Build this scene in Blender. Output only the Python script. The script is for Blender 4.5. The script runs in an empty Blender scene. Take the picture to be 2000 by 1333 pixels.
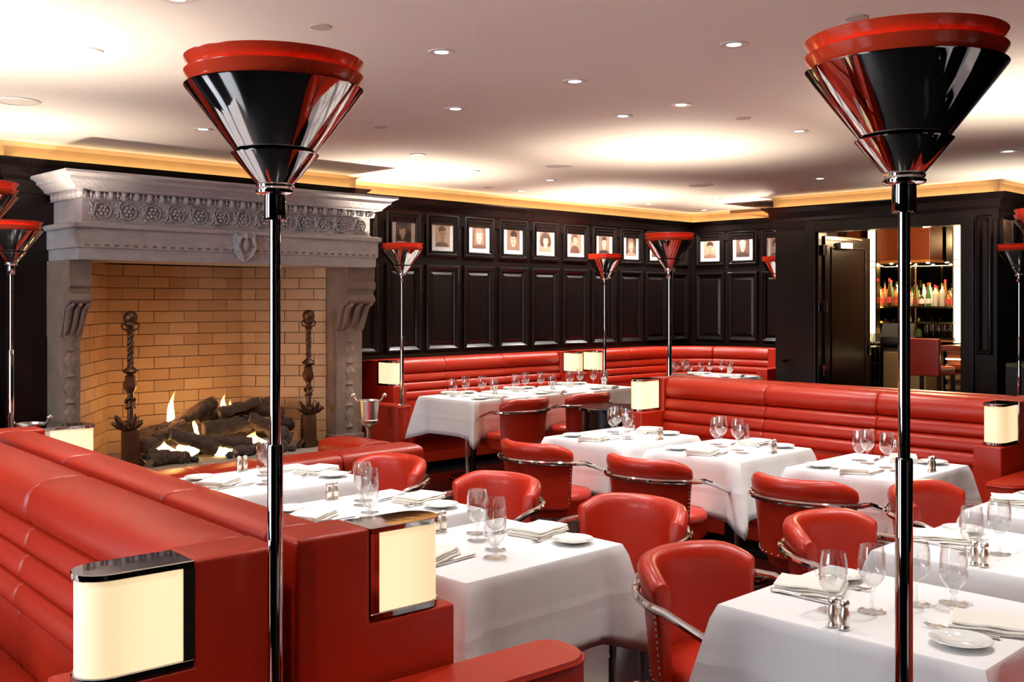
import bpy, bmesh, math, random
from math import sin, cos, pi, radians
from mathutils import Vector
random.seed(4)
scene = bpy.context.scene
C = scene.collection
D = bpy.data

# ------------------------------------------------------------------ camera, world, exposure
cam_d = D.cameras.new('camera'); cam = D.objects.new('camera', cam_d); C.objects.link(cam)
cam.location = (0, 0, 1.63)
cam.rotation_euler = (radians(90), 0, -math.atan2(.698, .716))
cam_d.sensor_width = 36; cam_d.lens = 36 * 2029 / 2000
cam_d.shift_y = -76.5 / 2000
cam_d.clip_start = .05
scene.camera = cam
scene.view_settings.view_transform = 'Standard'
try: scene.view_settings.look = 'None'
except Exception: pass
scene.view_settings.gamma = 1
scene.view_settings.use_curve_mapping = False
scene.view_settings.exposure = 0.62
w = D.worlds.new('world'); scene.world = w; w.use_nodes = True
w.node_tree.nodes['Background'].inputs[0].default_value = (.55, .68, 1, 1)
w.node_tree.nodes['Background'].inputs[1].default_value = .25
try:
    scene.cycles.max_bounces = 5; scene.cycles.diffuse_bounces = 4; scene.cycles.glossy_bounces = 4; scene.cycles.transmission_bounces = 4; scene.cycles.transparent_max_bounces = 14
    scene.cycles.use_adaptive_sampling = True; scene.cycles.adaptive_threshold = .1; scene.cycles.adaptive_min_samples = 16
    scene.cycles.caustics_reflective = False; scene.cycles.caustics_refractive = False
    scene.cycles.sample_clamp_indirect = 4
    scene.cycles.use_denoising = True
except Exception: pass

DOWN_W, TORCH_W, COVE_W, BOX_E, FIRE_W, WIN_W = 46, 37, .75, 1.25, 4.0, 70

def light(name, kind, loc, power, color, parent=None, **kw):
    l = D.lights.new(name, kind); l.energy = power; l.color = color
    for k, v in kw.items():
        if k != 'rot': setattr(l, k, v)
    o = D.objects.new(name, l); C.objects.link(o); o.location = loc
    if 'rot' in kw: o.rotation_euler = kw['rot']
    o.parent = parent
    return o
# daylight through the tall windows of the wall on the camera's left (built below)
for v0 in (3.2, 6.2):
    light('window_daylight', 'AREA', (-2.59, v0, 1.63), WIN_W, (.80, .89, 1), shape='RECTANGLE', size=1.7, size_y=1.2, rot=(0, radians(-90), 0))

# ------------------------------------------------------------------ mesh builder
class MB:
    def __init__(s): s.v = []; s.f = []
    def add(s, vs, fs):
        n = len(s.v); s.v += [tuple(p) for p in vs]; s.f += [tuple(i + n for i in f) for f in fs]; return s
    def box(s, x0, x1, y0, y1, z0, z1):
        return s.add([(x, y, z) for z in (z0, z1) for y in (y0, y1) for x in (x0, x1)],
                     [(0, 2, 3, 1), (4, 5, 7, 6), (0, 1, 5, 4), (2, 6, 7, 3), (0, 4, 6, 2), (1, 3, 7, 5)])
    def grid(s, rows, closed=True, cap=True):
        n = len(rows[0]); vs = [p for r in rows for p in r]; fs = []
        for i in range(len(rows) - 1):
            for j in range(n if closed else n - 1):
                k = (j + 1) % n
                fs.append((i * n + j, i * n + k, (i + 1) * n + k, (i + 1) * n + j))
        if cap and closed:
            fs.append(tuple(range(n - 1, -1, -1))); fs.append(tuple((len(rows) - 1) * n + j for j in range(n)))
        return s.add(vs, fs)
    def lathe(s, prof, seg=24, c=(0, 0, 0), cap=True, mod=None):
        rows = []
        for r, z in prof:
            r = max(r, 1e-4); row = []
            for j in range(seg):
                a = 2 * pi * j / seg; q = r * (mod(a, z) if mod else 1)
                row.append((c[0] + q * cos(a), c[1] + q * sin(a), c[2] + z))
            rows.append(row)
        return s.grid(rows, True, cap)
    def tube(s, pts, r, seg=10, closed=False):
        pts = [Vector(p) for p in pts]; n = len(pts); rows = []; prev = None
        for i, p in enumerate(pts):
            if closed: t = pts[(i + 1) % n] - pts[i - 1]
            else: t = pts[min(i + 1, n - 1)] - pts[max(i - 1, 0)]
            t.normalize()
            if prev is None:
                a = Vector((0, 0, 1)) if abs(t.z) < .9 else Vector((1, 0, 0))
                prev = t.cross(a).normalized()
            else:
                prev = (prev - t * prev.dot(t)).normalized()
            b = t.cross(prev); rr = r[i] if isinstance(r, (list, tuple)) else r
            rows.append([p + prev * (rr * cos(2 * pi * j / seg)) + b * (rr * sin(2 * pi * j / seg)) for j in range(seg)])
        if closed: rows.append(rows[0])
        return s.grid(rows, True, not closed)
    def prism(s, out, z0, z1):
        n = len(out)
        return s.add([(x, y, z0) for x, y in out] + [(x, y, z1) for x, y in out],
                     [tuple(range(n - 1, -1, -1)), tuple(range(n, 2 * n))] + [(i, (i + 1) % n, n + (i + 1) % n, n + i) for i in range(n)])
    def ball(s, c, r, seg=12, rings=8, sc=(1, 1, 1)):
        rows = []
        for i in range(rings + 1):
            a = -pi / 2 + pi * i / rings; q = max(cos(a), .01)
            rows.append([(c[0] + sc[0] * r * q * cos(2 * pi * j / seg), c[1] + sc[1] * r * q * sin(2 * pi * j / seg), c[2] + sc[2] * r * sin(a)) for j in range(seg)])
        return s.grid(rows)
    def mesh(s, name, mat, smooth=35, bevel=0, bseg=2):
        me = D.meshes.new(name); me.from_pydata(s.v, [], s.f)
        bm = bmesh.new(); bm.from_mesh(me)
        bmesh.ops.remove_doubles(bm, verts=bm.verts, dist=1e-5)
        bmesh.ops.recalc_face_normals(bm, faces=bm.faces)
        if bevel:
            es = [e for e in bm.edges if len(e.link_faces) == 2 and e.calc_face_angle(0) > .5]
            bmesh.ops.bevel(bm, geom=es, offset=bevel, segments=bseg, affect='EDGES', profile=.6, clamp_overlap=True)
        bm.to_mesh(me); bm.free()
        if smooth:
            me.polygons.foreach_set('use_smooth', [True] * len(me.polygons))
            me.set_sharp_from_angle(angle=radians(smooth))
        if mat: me.materials.append(M[mat] if isinstance(mat, str) else mat)
        return me
    def build(s, name, mat, parent=None, smooth=35, bevel=0, bseg=2, loc=None, rot=None):
        return link(name, s.mesh(name, mat, smooth, bevel, bseg), parent, loc, rot)

def link(name, me, parent=None, loc=None, rot=None):
    o = D.objects.new(name, me); C.objects.link(o)
    if parent: o.parent = parent
    if loc: o.location = loc
    if rot: o.rotation_euler = rot
    return o
def tag(o, label, cat, group=None, kind=None):
    if label: o['label'] = label
    if cat: o['category'] = cat
    if group: o['group'] = group
    if kind: o['kind'] = kind
    return o
def thing(name, label, cat, loc=(0, 0, 0), rz=0, group=None):
    o = D.objects.new(name, None); C.objects.link(o); o.location = loc; o.rotation_euler = (0, 0, rz); o.empty_display_size = .1
    return tag(o, label, cat, group)
def kids(o): return [c for c in D.objects if c.parent == o]
_kid_cache = {}
def dup(root, loc, rz=None, label=None, group=None, parent=None):
    if root.name not in _kid_cache:
        _kid_cache[root.name] = [(c, kids(c)) for c in kids(root)]
    r = root.copy(); C.objects.link(r); r.location = loc
    if rz is not None: r.rotation_euler = (0, 0, rz)
    if label: r['label'] = label
    if group: r['group'] = group
    for c, gs in _kid_cache[root.name]:
        n = c.copy(); C.objects.link(n); n.parent = r
        for g in gs:
            m = g.copy(); C.objects.link(m); m.parent = n
    return r
def struct(o): o['kind'] = 'structure'; return o

# ------------------------------------------------------------------ materials
M = {}
def nt(name):
    m = D.materials.new(name); m.use_nodes = True; M[name] = m
    return m, m.node_tree, m.node_tree.nodes, m.node_tree.nodes['Principled BSDF']
def mat(name, col, rough=.5, metal=0, coat=0, spec=.5, bump=0, bscale=60, vary=0, vscale=8, stretch=None, emit=None, estr=0, sheen=0, coat_rough=.1):
    m, t, n, p = nt(name)
    p.inputs['Base Color'].default_value = (*col, 1); p.inputs['Roughness'].default_value = rough
    p.inputs['Metallic'].default_value = metal; p.inputs['Coat Weight'].default_value = coat
    p.inputs['Coat Roughness'].default_value = coat_rough
    p.inputs['Specular IOR Level'].default_value = spec; p.inputs['Sheen Weight'].default_value = sheen
    if emit: p.inputs['Emission Color'].default_value = (*emit, 1); p.inputs['Emission Strength'].default_value = estr
    if bump or vary:
        tc = n.new('ShaderNodeTexCoord'); src = tc.outputs['Object']
        if stretch:
            mp = n.new('ShaderNodeMapping'); mp.inputs['Scale'].default_value = stretch; t.links.new(src, mp.inputs[0]); src = mp.outputs[0]
    if bump:
        nz = n.new('ShaderNodeTexNoise'); nz.inputs['Scale'].default_value = bscale; nz.inputs['Detail'].default_value = 5
        t.links.new(src, nz.inputs['Vector'])
        b = n.new('ShaderNodeBump'); b.inputs['Strength'].default_value = bump; b.inputs['Distance'].default_value = .01
        t.links.new(nz.outputs[0], b.inputs['Height']); t.links.new(b.outputs[0], p.inputs['Normal'])
    if vary:
        nz = n.new('ShaderNodeTexNoise'); nz.inputs['Scale'].default_value = vscale; nz.inputs['Detail'].default_value = 4
        t.links.new(src, nz.inputs['Vector'])
        mx = n.new('ShaderNodeMix'); mx.data_type = 'RGBA'
        mx.inputs[6].default_value = (*[c * (1 - vary) for c in col], 1); mx.inputs[7].default_value = (*[min(1, c * (1 + vary)) for c in col], 1)
        t.links.new(nz.outputs[0], mx.inputs[0]); t.links.new(mx.outputs[2], p.inputs['Base Color'])
    return m
mat('leather', (.40, .019, .0045), .34, coat=.03, spec=.42, coat_rough=.25, bump=.10, bscale=170, vary=.10, vscale=3)
mat('chair_leather', (.41, .019, .0055), .31, coat=.05, spec=.45, coat_rough=.2, bump=.08, bscale=150, vary=.06, vscale=4)
mat('wood', (.008, .0045, .0038), .27, coat=.05, coat_rough=.12, spec=.3, bump=.05, bscale=30, vary=.3, vscale=6, stretch=(6, 6, .6))
mat('chrome', (.80, .76, .74), .07, 1)
mat('mirror_chrome', (.50, .46, .45), .035, 1, bump=.015, bscale=9, stretch=(1, 1, .25))
mat('silver', (.88, .82, .72), .33, 1)
mat('dark_metal', (.02, .02, .02), .25, 1)
mat('black', (.006, .006, .006), .4)
mat('red_lacquer', (.78, .06, .02), .18, coat=.3, coat_rough=.04)
mat('cup_white', (.85, .80, .72), .5)
mat('ceiling_paint', (.85, .79, .73), .8)
mat('trim_white', (.75, .70, .66), .45)
mat('cap_grey', (.55, .46, .42), .6)
mat('gold_paper', (.60, .37, .16), .55, bump=.05, bscale=40, vary=.12, vscale=12)
mat('floor_black', (.006, .0055, .006), .16, coat=.2)
mat('cloth', (.86, .85, .84), .75, sheen=.2, bump=.03, bscale=500)
mat('napkin', (.86, .82, .73), .8, sheen=.2, bump=.05, bscale=300)
mat('china', (.80, .82, .78), .12, coat=.5)
mat('steel', (.75, .73, .70), .15, 1)
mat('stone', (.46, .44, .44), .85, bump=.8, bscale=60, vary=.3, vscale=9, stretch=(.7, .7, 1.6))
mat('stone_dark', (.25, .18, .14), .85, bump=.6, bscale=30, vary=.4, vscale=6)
mat('mortar', (.16, .085, .045), .9)
for i, c in enumerate(((.60, .37, .19), (.55, .33, .165), (.64, .41, .22), (.57, .36, .195))):
    mat('brick%d' % i, c, .6, bump=.08, bscale=40, vary=.06, vscale=9)
mat('iron', (.13, .065, .035), .42, .85, bump=.2, bscale=40, vary=.35, vscale=12)
mat('bark', (.055, .030, .018), .9, bump=1, bscale=70, vary=.7, vscale=25)
mat('log_end', (.22, .13, .07), .85, bump=.4, bscale=50, vary=.3, vscale=20)
mat('ember', (.02, .015, .012), .9, bump=1, bscale=50)
mat('mat_board', (.86, .83, .78), .7)
mat('mahogany', (.16, .035, .012), .3, coat=.2, vary=.3, vscale=5, stretch=(1, 1, .2))
mat('amber_wood', (.34, .14, .035), .35, vary=.15, vscale=5)
mat('beige_cab', (.26, .20, .11), .4)
mat('mirror_dark', (.13, .115, .09), .05, 1)
mat('brass', (.65, .42, .18), .2, 1)
mat('orange', (.8, .3, .03), .5)
mat('olive', (.10, .11, .03), .45)
mat('column_light', (.9, .85, .6), .4, emit=(1, .86, .50), estr=1.5)
mat('strip_light', (.9, .8, .5), .4, emit=(1, .80, .42), estr=5)
mat('bulb', (1, 1, 1), .4, emit=(1, .86, .66), estr=25)
mat('down_lens', (1, 1, 1), .4, emit=(1, .95, .88), estr=6)
mat('led', (1, 1, 1), .4, emit=(1, .72, .36), estr=4)
mat('monitor', (.03, .035, .04), .15)
# glowing opal shade, a little uneven as the tube sits off-centre behind it
def opal(name, c0, c1, e):
    m, t, n, p = nt(name)
    p.inputs['Base Color'].default_value = (.85, .78, .6, 1); p.inputs['Roughness'].default_value = .35
    tc = n.new('ShaderNodeTexCoord'); sp = n.new('ShaderNodeSeparateXYZ'); t.links.new(tc.outputs['Object'], sp.inputs[0])
    mr = n.new('ShaderNodeMapRange'); mr.inputs[1].default_value = .24; mr.inputs[2].default_value = .08; mr.interpolation_type = 'SMOOTHSTEP'
    t.links.new(sp.outputs['Y'], mr.inputs[0])
    mx = n.new('ShaderNodeMix'); mx.data_type = 'RGBA'; mx.inputs[6].default_value = (*c0, 1); mx.inputs[7].default_value = (*c1, 1)
    t.links.new(mr.outputs[0], mx.inputs[0]); t.links.new(mx.outputs[2], p.inputs['Emission Color']); p.inputs['Emission Strength'].default_value = e
opal('opal', (.62, .46, .24), (.80, .64, .36), BOX_E * .62)
def cloth_creases():
    m = M['cloth']; t = m.node_tree; n = t.nodes; p = n['Principled BSDF']
    tc = n.new('ShaderNodeTexCoord'); sp = n.new('ShaderNodeSeparateXYZ'); t.links.new(tc.outputs['Object'], sp.inputs[0]); acc = None
    for ax, at in (('X', .0), ('Y', .0), ('Z', -.17), ('X', .33), ('X', -.33)):
        s1 = n.new('ShaderNodeMath'); s1.operation = 'SUBTRACT'; s1.inputs[1].default_value = at; t.links.new(sp.outputs[ax], s1.inputs[0])
        a1 = n.new('ShaderNodeMath'); a1.operation = 'ABSOLUTE'; t.links.new(s1.outputs[0], a1.inputs[0])
        mr = n.new('ShaderNodeMapRange'); mr.inputs[1].default_value = 0; mr.inputs[2].default_value = .03; mr.inputs[3].default_value = 1; mr.inputs[4].default_value = 0; t.links.new(a1.outputs[0], mr.inputs[0])
        if acc is None: acc = mr.outputs[0]
        else:
            q = n.new('ShaderNodeMath'); q.operation = 'ADD'; t.links.new(acc, q.inputs[0]); t.links.new(mr.outputs[0], q.inputs[1]); acc = q.outputs[0]
    nz = n.new('ShaderNodeTexNoise'); nz.inputs['Scale'].default_value = 7; nz.inputs['Detail'].default_value = 3; t.links.new(tc.outputs['Object'], nz.inputs['Vector'])
    q = n.new('ShaderNodeMath'); q.operation = 'MULTIPLY_ADD'; q.inputs[1].default_value = 1.6; t.links.new(nz.outputs[0], q.inputs[0]); t.links.new(acc, q.inputs[2])
    b = n.new('ShaderNodeBump'); b.inputs['Strength'].default_value = .2; b.inputs['Distance'].default_value = .008; t.links.new(q.outputs[0], b.inputs['Height'])
    old = p.inputs['Normal'].links[0].from_node; t.links.new(b.outputs[0], old.inputs['Normal'])
cloth_creases()
def glass(name, tint, fac=1.45, base=.0):
    m, t, n, p = nt(name); n.remove(p)
    out = n['Material Output']; tr = n.new('ShaderNodeBsdfTransparent'); tr.inputs[0].default_value = (*tint, 1)
    gl = n.new('ShaderNodeBsdfGlossy'); gl.inputs['Roughness'].default_value = .03; gl.inputs[0].default_value = (1, 1, 1, 1)
    lw = n.new('ShaderNodeLayerWeight'); lw.inputs[0].default_value = .5
    fr = n.new('ShaderNodeMath'); fr.operation = 'POWER'; fr.inputs[1].default_value = 3.0; t.links.new(lw.outputs['Facing'], fr.inputs[0])
    ad = n.new('ShaderNodeMath'); ad.operation = 'ADD'; ad.use_clamp = True; ad.inputs[1].default_value = base
    t.links.new(fr.outputs[0], ad.inputs[0])
    mx = n.new('ShaderNodeMixShader'); t.links.new(ad.outputs[0], mx.inputs[0]); t.links.new(tr.outputs[0], mx.inputs[1]); t.links.new(gl.outputs[0], mx.inputs[2])
    t.links.new(mx.outputs[0], out.inputs['Surface'])
glass('crystal', (.96, .965, .965), 1.5, .085)
glass('pane', (.985, .985, .985), 1.45, .03)
for nm, c in (('bottle_clear', (.75, .80, .70)), ('bottle_green', (.10, .22, .06)), ('bottle_amber', (.45, .16, .03)), ('bottle_brown', (.10, .035, .012)), ('bottle_gold', (.70, .50, .12))):
    mat(nm, c, .1, coat=.5)
    M[nm].node_tree.nodes['Principled BSDF'].inputs['Transmission Weight'].default_value = .35
mat('label_white', (.75, .72, .65), .6); mat('label_red', (.5, .06, .04), .6); mat('cap_red', (.6, .03, .03), .4); mat('cap_gold', (.6, .42, .12), .3, .8); mat('cap_black', (.01, .01, .01), .4)
def flame_mat(name, hot, cool, e):
    m, t, n, p = nt(name); n.remove(p); out = n['Material Output']
    tc = n.new('ShaderNodeTexCoord'); sp = n.new('ShaderNodeSeparateXYZ'); t.links.new(tc.outputs['Generated'], sp.inputs[0])
    cr = n.new('ShaderNodeValToRGB'); cr.color_ramp.elements[0].color = (*hot, 1); cr.color_ramp.elements[1].color = (*cool, 1)
    t.links.new(sp.outputs['Z'], cr.inputs[0])
    em = n.new('ShaderNodeEmission'); em.inputs[1].default_value = e; t.links.new(cr.outputs[0], em.inputs[0])
    tr = n.new('ShaderNodeBsdfTransparent')
    mr = n.new('ShaderNodeMapRange'); mr.inputs[1].default_value = .25; mr.inputs[2].default_value = .95; mr.inputs[3].default_value = .05; mr.inputs[4].default_value = .97
    t.links.new(sp.outputs['Z'], mr.inputs[0])
    mx = n.new('ShaderNodeMixShader'); t.links.new(mr.outputs[0], mx.inputs[0]); t.links.new(em.outputs[0], mx.inputs[1]); t.links.new(tr.outputs[0], mx.inputs[2])
    t.links.new(mx.outputs[0], out.inputs['Surface'])
flame_mat('flame', (1, .78, .40), (1, .45, .10), 5)
flame_mat('flame_blue', (.25, .20, .9), (1, .62, .3), 1.6)

# ------------------------------------------------------------------ room shell
WV, WU, BV, CZ, CT = 8.6, 11.84, 8.29, 2.845, 2.72       # panel wall, back wall, chimney breast, ceiling, cornice top
struct(MB().box(-2.7, 14.2, -3.2, 10, -.1, 0).build('floor', 'floor_black', smooth=0))
struct(MB().box(-2.7, 14.2, -3.2, 10, CZ, CZ + .1).build('ceiling', 'ceiling_paint', smooth=0))
wall_fire = struct(MB().box(5.93, WU + .1, WV, WV + .12, 0, CZ).build('wall_fireplace', 'wood', smooth=0))
struct(MB().box(-2.6, 2.74, WV, WV + .12, 0, CZ).build('wall_far_left', 'wood', smooth=0))
# chimney breast: hole for the firebox between u 3.28 and 5.46 up to 2.0
m = MB(); m.box(2.74, 3.16, BV, WV + .9, 0, CZ); m.box(5.60, 5.93, BV, WV + .9, 0, CZ); m.box(3.16, 5.60, BV, WV + .9, 2.05, CZ); m.box(3.16, 5.60, 9.05, WV + .9, 0, 2.05)
struct(m.build('wall_chimney_breast', 'wood', smooth=0))
wall_back = struct(MB().box(WU, WU + .12, 6.5, WV, 0, CZ).build('wall_back', 'wood', smooth=0))
struct(MB().box(-2.7, 14.2, -3.2, -3.1, 0, CZ).build('wall_behind', 'wood', smooth=0))
struct(MB().box(14.1, 14.2, -3.1, 7.4, 0, CZ).build('wall_far_right', 'wood', smooth=0))
m = MB()
wins = ((2.6, 3.8), (5.6, 6.8))
m.box(-2.7, -2.6, -3.1, 2.6, 0, CZ); m.box(-2.7, -2.6, 3.8, 5.6, 0, CZ); m.box(-2.7, -2.6, 6.8, 10, 0, CZ)
for a, b in wins: m.box(-2.7, -2.6, a, b, 0, .75); m.box(-2.7, -2.6, a, b, 2.5, CZ)
struct(m.build('wall_left', 'wood', smooth=0))
for i, (a, b) in enumerate(wins):
    f = MB()
    for y in (a + .03, (a + b) / 2, b - .03): f.box(-2.69, -2.62, y - .03, y + .03, .75, 2.5)
    for z in (.78, 1.6, 2.47): f.box(-2.69, -2.62, a, b, z - .03, z + .03)
    wo = struct(f.build('window_%d' % (i + 1), 'wood', smooth=0)); MB().box(-2.66, -2.652, a, b, .78, 2.47).build('pane', 'pane', wo, smooth=0)
# door wall block
DU, DV0, DV1, OV0, OV1, OZ = 10.69, 4.04, 6.55, 4.39, 6.02, 2.42
m = MB(); m.box(DU, DU + .18, OV1, DV1, 0, CZ); m.box(DU, DU + .18, DV0, OV0, 0, CZ); m.box(DU, DU + .18, OV0, OV1, OZ, CZ)
m.box(DU + .18, WU + .12, DV1 - .1, DV1, 0, CZ); m.box(DU + .18, 14.1, DV0, DV0 + .1, 0, CZ)
struct(m.build('wall_door_side', 'wood', smooth=0))
m = MB(); m.box(WU + .12, 14.1, 7.3, 7.4, 0, CZ); m.box(WU, WU + .12, DV1, 7.4, 0, CZ)
struct(m.build('wall_bar', 'amber_wood', smooth=0))

# cornice with light trough and gold band above, along a run of points; side = +1 when the room lies to the right of travel
def cornice(name, pts, side):
    prof = [(0, CT - .26), (.02, CT - .26), (.025, CT - .16), (.05, CT - .13), (.06, CT - .06), (.12, CT - .015), (.125, CT), (.105, CT), (.09, CT - .03), (.0, CT - .04)]
    gold = [(0, CT - .03), (.012, CT - .03), (.02, CZ - .03), (.05, CZ), (0, CZ)]
    offs = []
    n = len(pts)
    for i, p in enumerate(pts):
        ds = []
        if i > 0: ds.append((Vector(p) - Vector(pts[i - 1])).normalized())
        if i < n - 1: ds.append((Vector(pts[i + 1]) - Vector(p)).normalized())
        ns = [Vector((d.y, -d.x)) * side for d in ds]
        if len(ns) == 1: o = ns[0]
        else:
            o = (ns[0] + ns[1]); o = o / (1 + ns[0].dot(ns[1]))
        offs.append(o)
    out = []
    for nm, pr, mt in (('trim_' + name + '_cornice', prof, 'wood'), ('trim_' + name + '_cove', gold, 'gold_paper')):
        rows = [[(p[0] + o.x * a, p[1] + o.y * a, z) for a, z in pr] for p, o in zip(pts, offs)]
        out.append(struct(MB().grid(rows).build(nm, mt, smooth=25)))
    for i in range(n - 1):
        a, b = Vector(pts[i]), Vector(pts[i + 1]); d = b - a; L = d.length
        nn = Vector((d.y, -d.x)).normalized() * side; c = (a + b) / 2 + nn * .055
        if L > .3:
            light('cove_light', 'AREA', (c.x, c.y, CT - .02), COVE_W * L, (1, .72, .40), shape='RECTANGLE', size=L * .98, size_y=.05, rot=(pi, 0, -math.atan2(d.y, d.x)))
    return out
cornice('fireplace', [(-2.6, WV), (2.74, WV), (2.74, BV), (5.93, BV), (5.93, WV), (WU, WV), (WU, DV1), (DU, DV1), (DU, DV0), (14.1, DV0)], 1)

# wall panelling: mitred mouldings
def frame_loop(mp, a0, a1, z0, z1, prof):
    """prof: (inset, out) points; mp maps (a, z, out) to world"""
    rows = []
    for a, z, sa, sz in ((a0, z0, 1, 1), (a1, z0, -1, 1), (a1, z1, -1, -1), (a0, z1, 1, -1)):
        rows.append([mp(a + sa * i, z + sz * i, o) for i, o in prof])
    rows.append(rows[0])
    return MB().grid(rows, True, False)
MOULD = [(0, 0), (0, .022), (.012, .034), (.026, .036), (.034, .028), (.048, .022), (.062, .006), (.066, 0)]
def portrait_mat(name, bg, hair, skin, cloth, face, hairs, sh, dark=.25):
    """flat sepia print: soft ellipses for background, hair, face, neck and clothes; no one in particular"""
    m, t, n, p = nt(name); p.inputs['Roughness'].default_value = .5
    tc = n.new('ShaderNodeTexCoord'); sp = n.new('ShaderNodeSeparateXYZ'); t.links.new(tc.outputs['Generated'], sp.inputs[0])
    def math_(op, a, b=None):
        q = n.new('ShaderNodeMath'); q.operation = op
        for i, x in enumerate((a, b)):
            if x is None: continue
            if isinstance(x, (int, float)): q.inputs[i].default_value = x
            else: t.links.new(x, q.inputs[i])
        return q.outputs[0]
    nz = n.new('ShaderNodeTexNoise'); nz.inputs['Scale'].default_value = 9; t.links.new(tc.outputs['Generated'], nz.inputs['Vector'])
    wob = math_('MULTIPLY', math_('SUBTRACT', nz.outputs[0], .5), .9)
    X, Z = AX(sp, name), sp.outputs['Z']
    col = None
    def layer(c, cx, cy, rx, ry, soft=.35, ang=0):
        nonlocal col
        dx = math_('SUBTRACT', X, cx); dz = math_('SUBTRACT', Z, cy)
        if ang:
            ca, sa = cos(ang), sin(ang)
            dx, dz = math_('ADD', math_('MULTIPLY', dx, ca), math_('MULTIPLY', dz, sa)), math_('SUBTRACT', math_('MULTIPLY', dz, ca), math_('MULTIPLY', dx, sa))
        a = math_('DIVIDE', dx, rx); b = math_('DIVIDE', dz, ry)
        r = math_('ADD', math_('ADD', math_('MULTIPLY', a, a), math_('MULTIPLY', b, b)), math_('MULTIPLY', wob, .5))
        mr = n.new('ShaderNodeMapRange'); mr.inputs[1].default_value = 1 + soft; mr.inputs[2].default_value = 1 - soft; t.links.new(r, mr.inputs[0])
        mx = n.new('ShaderNodeMix'); mx.data_type = 'RGBA'; t.links.new(mr.outputs[0], mx.inputs[0])
        if col is None: mx.inputs[6].default_value = (*bg, 1)
        else: t.links.new(col, mx.inputs[6])
        mx.inputs[7].default_value = (*c, 1); col = mx.outputs[2]
    for h in hairs: layer(hair, *h)
    fx, fy, rx, ry, ang = face
    layer([c * .8 for c in skin], fx, fy - ry * 1.0, rx * .55, ry * .7)
    layer(cloth, sh[0], sh[1], sh[2], sh[3], .2)
    layer(skin, fx, fy, rx, ry, .25, ang)
    layer(hair, fx, fy + ry * .95, rx * .95, ry * .35, .3, ang)
    for s in (-1, 1): layer([c * .35 for c in skin], fx + s * rx * .42, fy + ry * .12, rx * .2, ry * .08, .5); layer([c * .4 for c in hair], fx + s * rx * .42, fy + ry * .28, rx * .28, ry * .05, .5)
    layer([c * .7 for c in skin], fx + rx * .1, fy - ry * .15, rx * .13, ry * .22, .6)
    layer([skin[0] * .45, skin[1] * .22, skin[2] * .2], fx, fy - ry * .48, rx * .34, ry * .08, .5)
    t.links.new(col, p.inputs['Base Color'])
def AX(sp, name): return sp.outputs['Y'] if name.startswith('portrait_y') else sp.outputs['X']
SEP = (.36, .19, .12); TAN = (.52, .34, .22); DK = (.075, .03, .02); SK = (.70, .52, .38); BR = (.20, .09, .055)
PORTS = [  # bg, hair, skin, cloth, face(cx,cy,rx,ry,ang), hair ellipses, shoulders, label
    (DK, (.06, .025, .018), SK, SK, (.42, .58, .2, .22, .5), [(.62, .45, .28, .42), (.5, .68, .28, .22)], (.35, .02, .4, .16), 'framed sepia portrait of a laughing head thrown back, first beside the mantel'),
    (TAN, DK, (.42, .24, .15), BR, (.5, .55, .2, .27, 0), [(.45, .78, .25, .18)], (.45, .0, .5, .22), 'framed sepia portrait turned sideways with short dark hair, second from the mantel'),
    (BR, SEP, SK, BR, (.5, .55, .2, .28, 0), [(.5, .62, .32, .36), (.5, .3, .36, .3)], (.5, .0, .5, .2), 'framed sepia portrait of a pale face with centre-parted hair, third from the mantel'),
    (SEP, DK, SK, SEP, (.5, .48, .21, .29, .2), [(.52, .75, .26, .2)], (.5, .0, .55, .16), 'framed sepia portrait with slicked dark hair and lowered chin, fourth from the mantel'),
    (TAN, (.1, .045, .03), SK, TAN, (.52, .52, .2, .24, 0), [(.5, .65, .42, .36), (.25, .5, .2, .25), (.78, .5, .2, .25)], (.5, .0, .5, .14), 'framed sepia portrait with a big dark bob of curls, fifth from the mantel'),
    (TAN, (.2, .09, .06), SK, BR, (.46, .68, .18, .22, -.2), [(.42, .82, .28, .17), (.25, .72, .12, .18)], (.42, .1, .4, .3), 'framed sepia portrait with raised hand and waved hair, sixth from the mantel'),
    (SEP, DK, SK, (.05, .03, .025), (.5, .6, .19, .27, 0), [(.5, .8, .22, .15)], (.5, .0, .55, .25), 'framed sepia portrait in a dark jacket and tie, seventh from the mantel'),
    (DK, SEP, SK, TAN, (.5, .55, .2, .27, 0), [(.5, .66, .33, .3), (.5, .4, .36, .3)], (.5, .02, .5, .18), 'framed sepia portrait with light wavy hair, eighth from the mantel'),
    (SEP, DK, SK, BR, (.5, .55, .2, .27, 0), [(.5, .72, .28, .25)], (.5, .02, .5, .2), 'framed sepia portrait half hidden behind the floor lamp near the corner'),
    (TAN, DK, (.5, .33, .22), SEP, (.5, .55, .2, .26, 0), [(.5, .76, .28, .2)], (.5, .0, .5, .22), 'framed sepia portrait on the end wall closest to the corner'),
    (BR, (.6, .48, .36), SK, DK, (.5, .6, .2, .27, 0), [(.5, .78, .25, .17)], (.5, .0, .55, .28), 'framed sepia portrait with white hair and dark suit on the end wall'),
    (TAN, DK, SK, BR, (.52, .52, .21, .27, 0), [(.5, .68, .34, .3)], (.5, .0, .5, .18), 'framed sepia portrait with dark curls above the floor lamp by the doorway'),
    (TAN, SEP, SK, TAN, (.5, .55, .2, .27, 0), [(.5, .72, .28, .25)], (.5, .0, .5, .2), 'framed portrait on the passage wall just round the doorway corner'),
    (BR, DK, SK, SEP, (.5, .55, .2, .27, 0), [(.5, .72, .28, .25)], (.5, .0, .5, .2), 'second framed portrait along the passage wall at the picture edge'),
]
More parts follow.
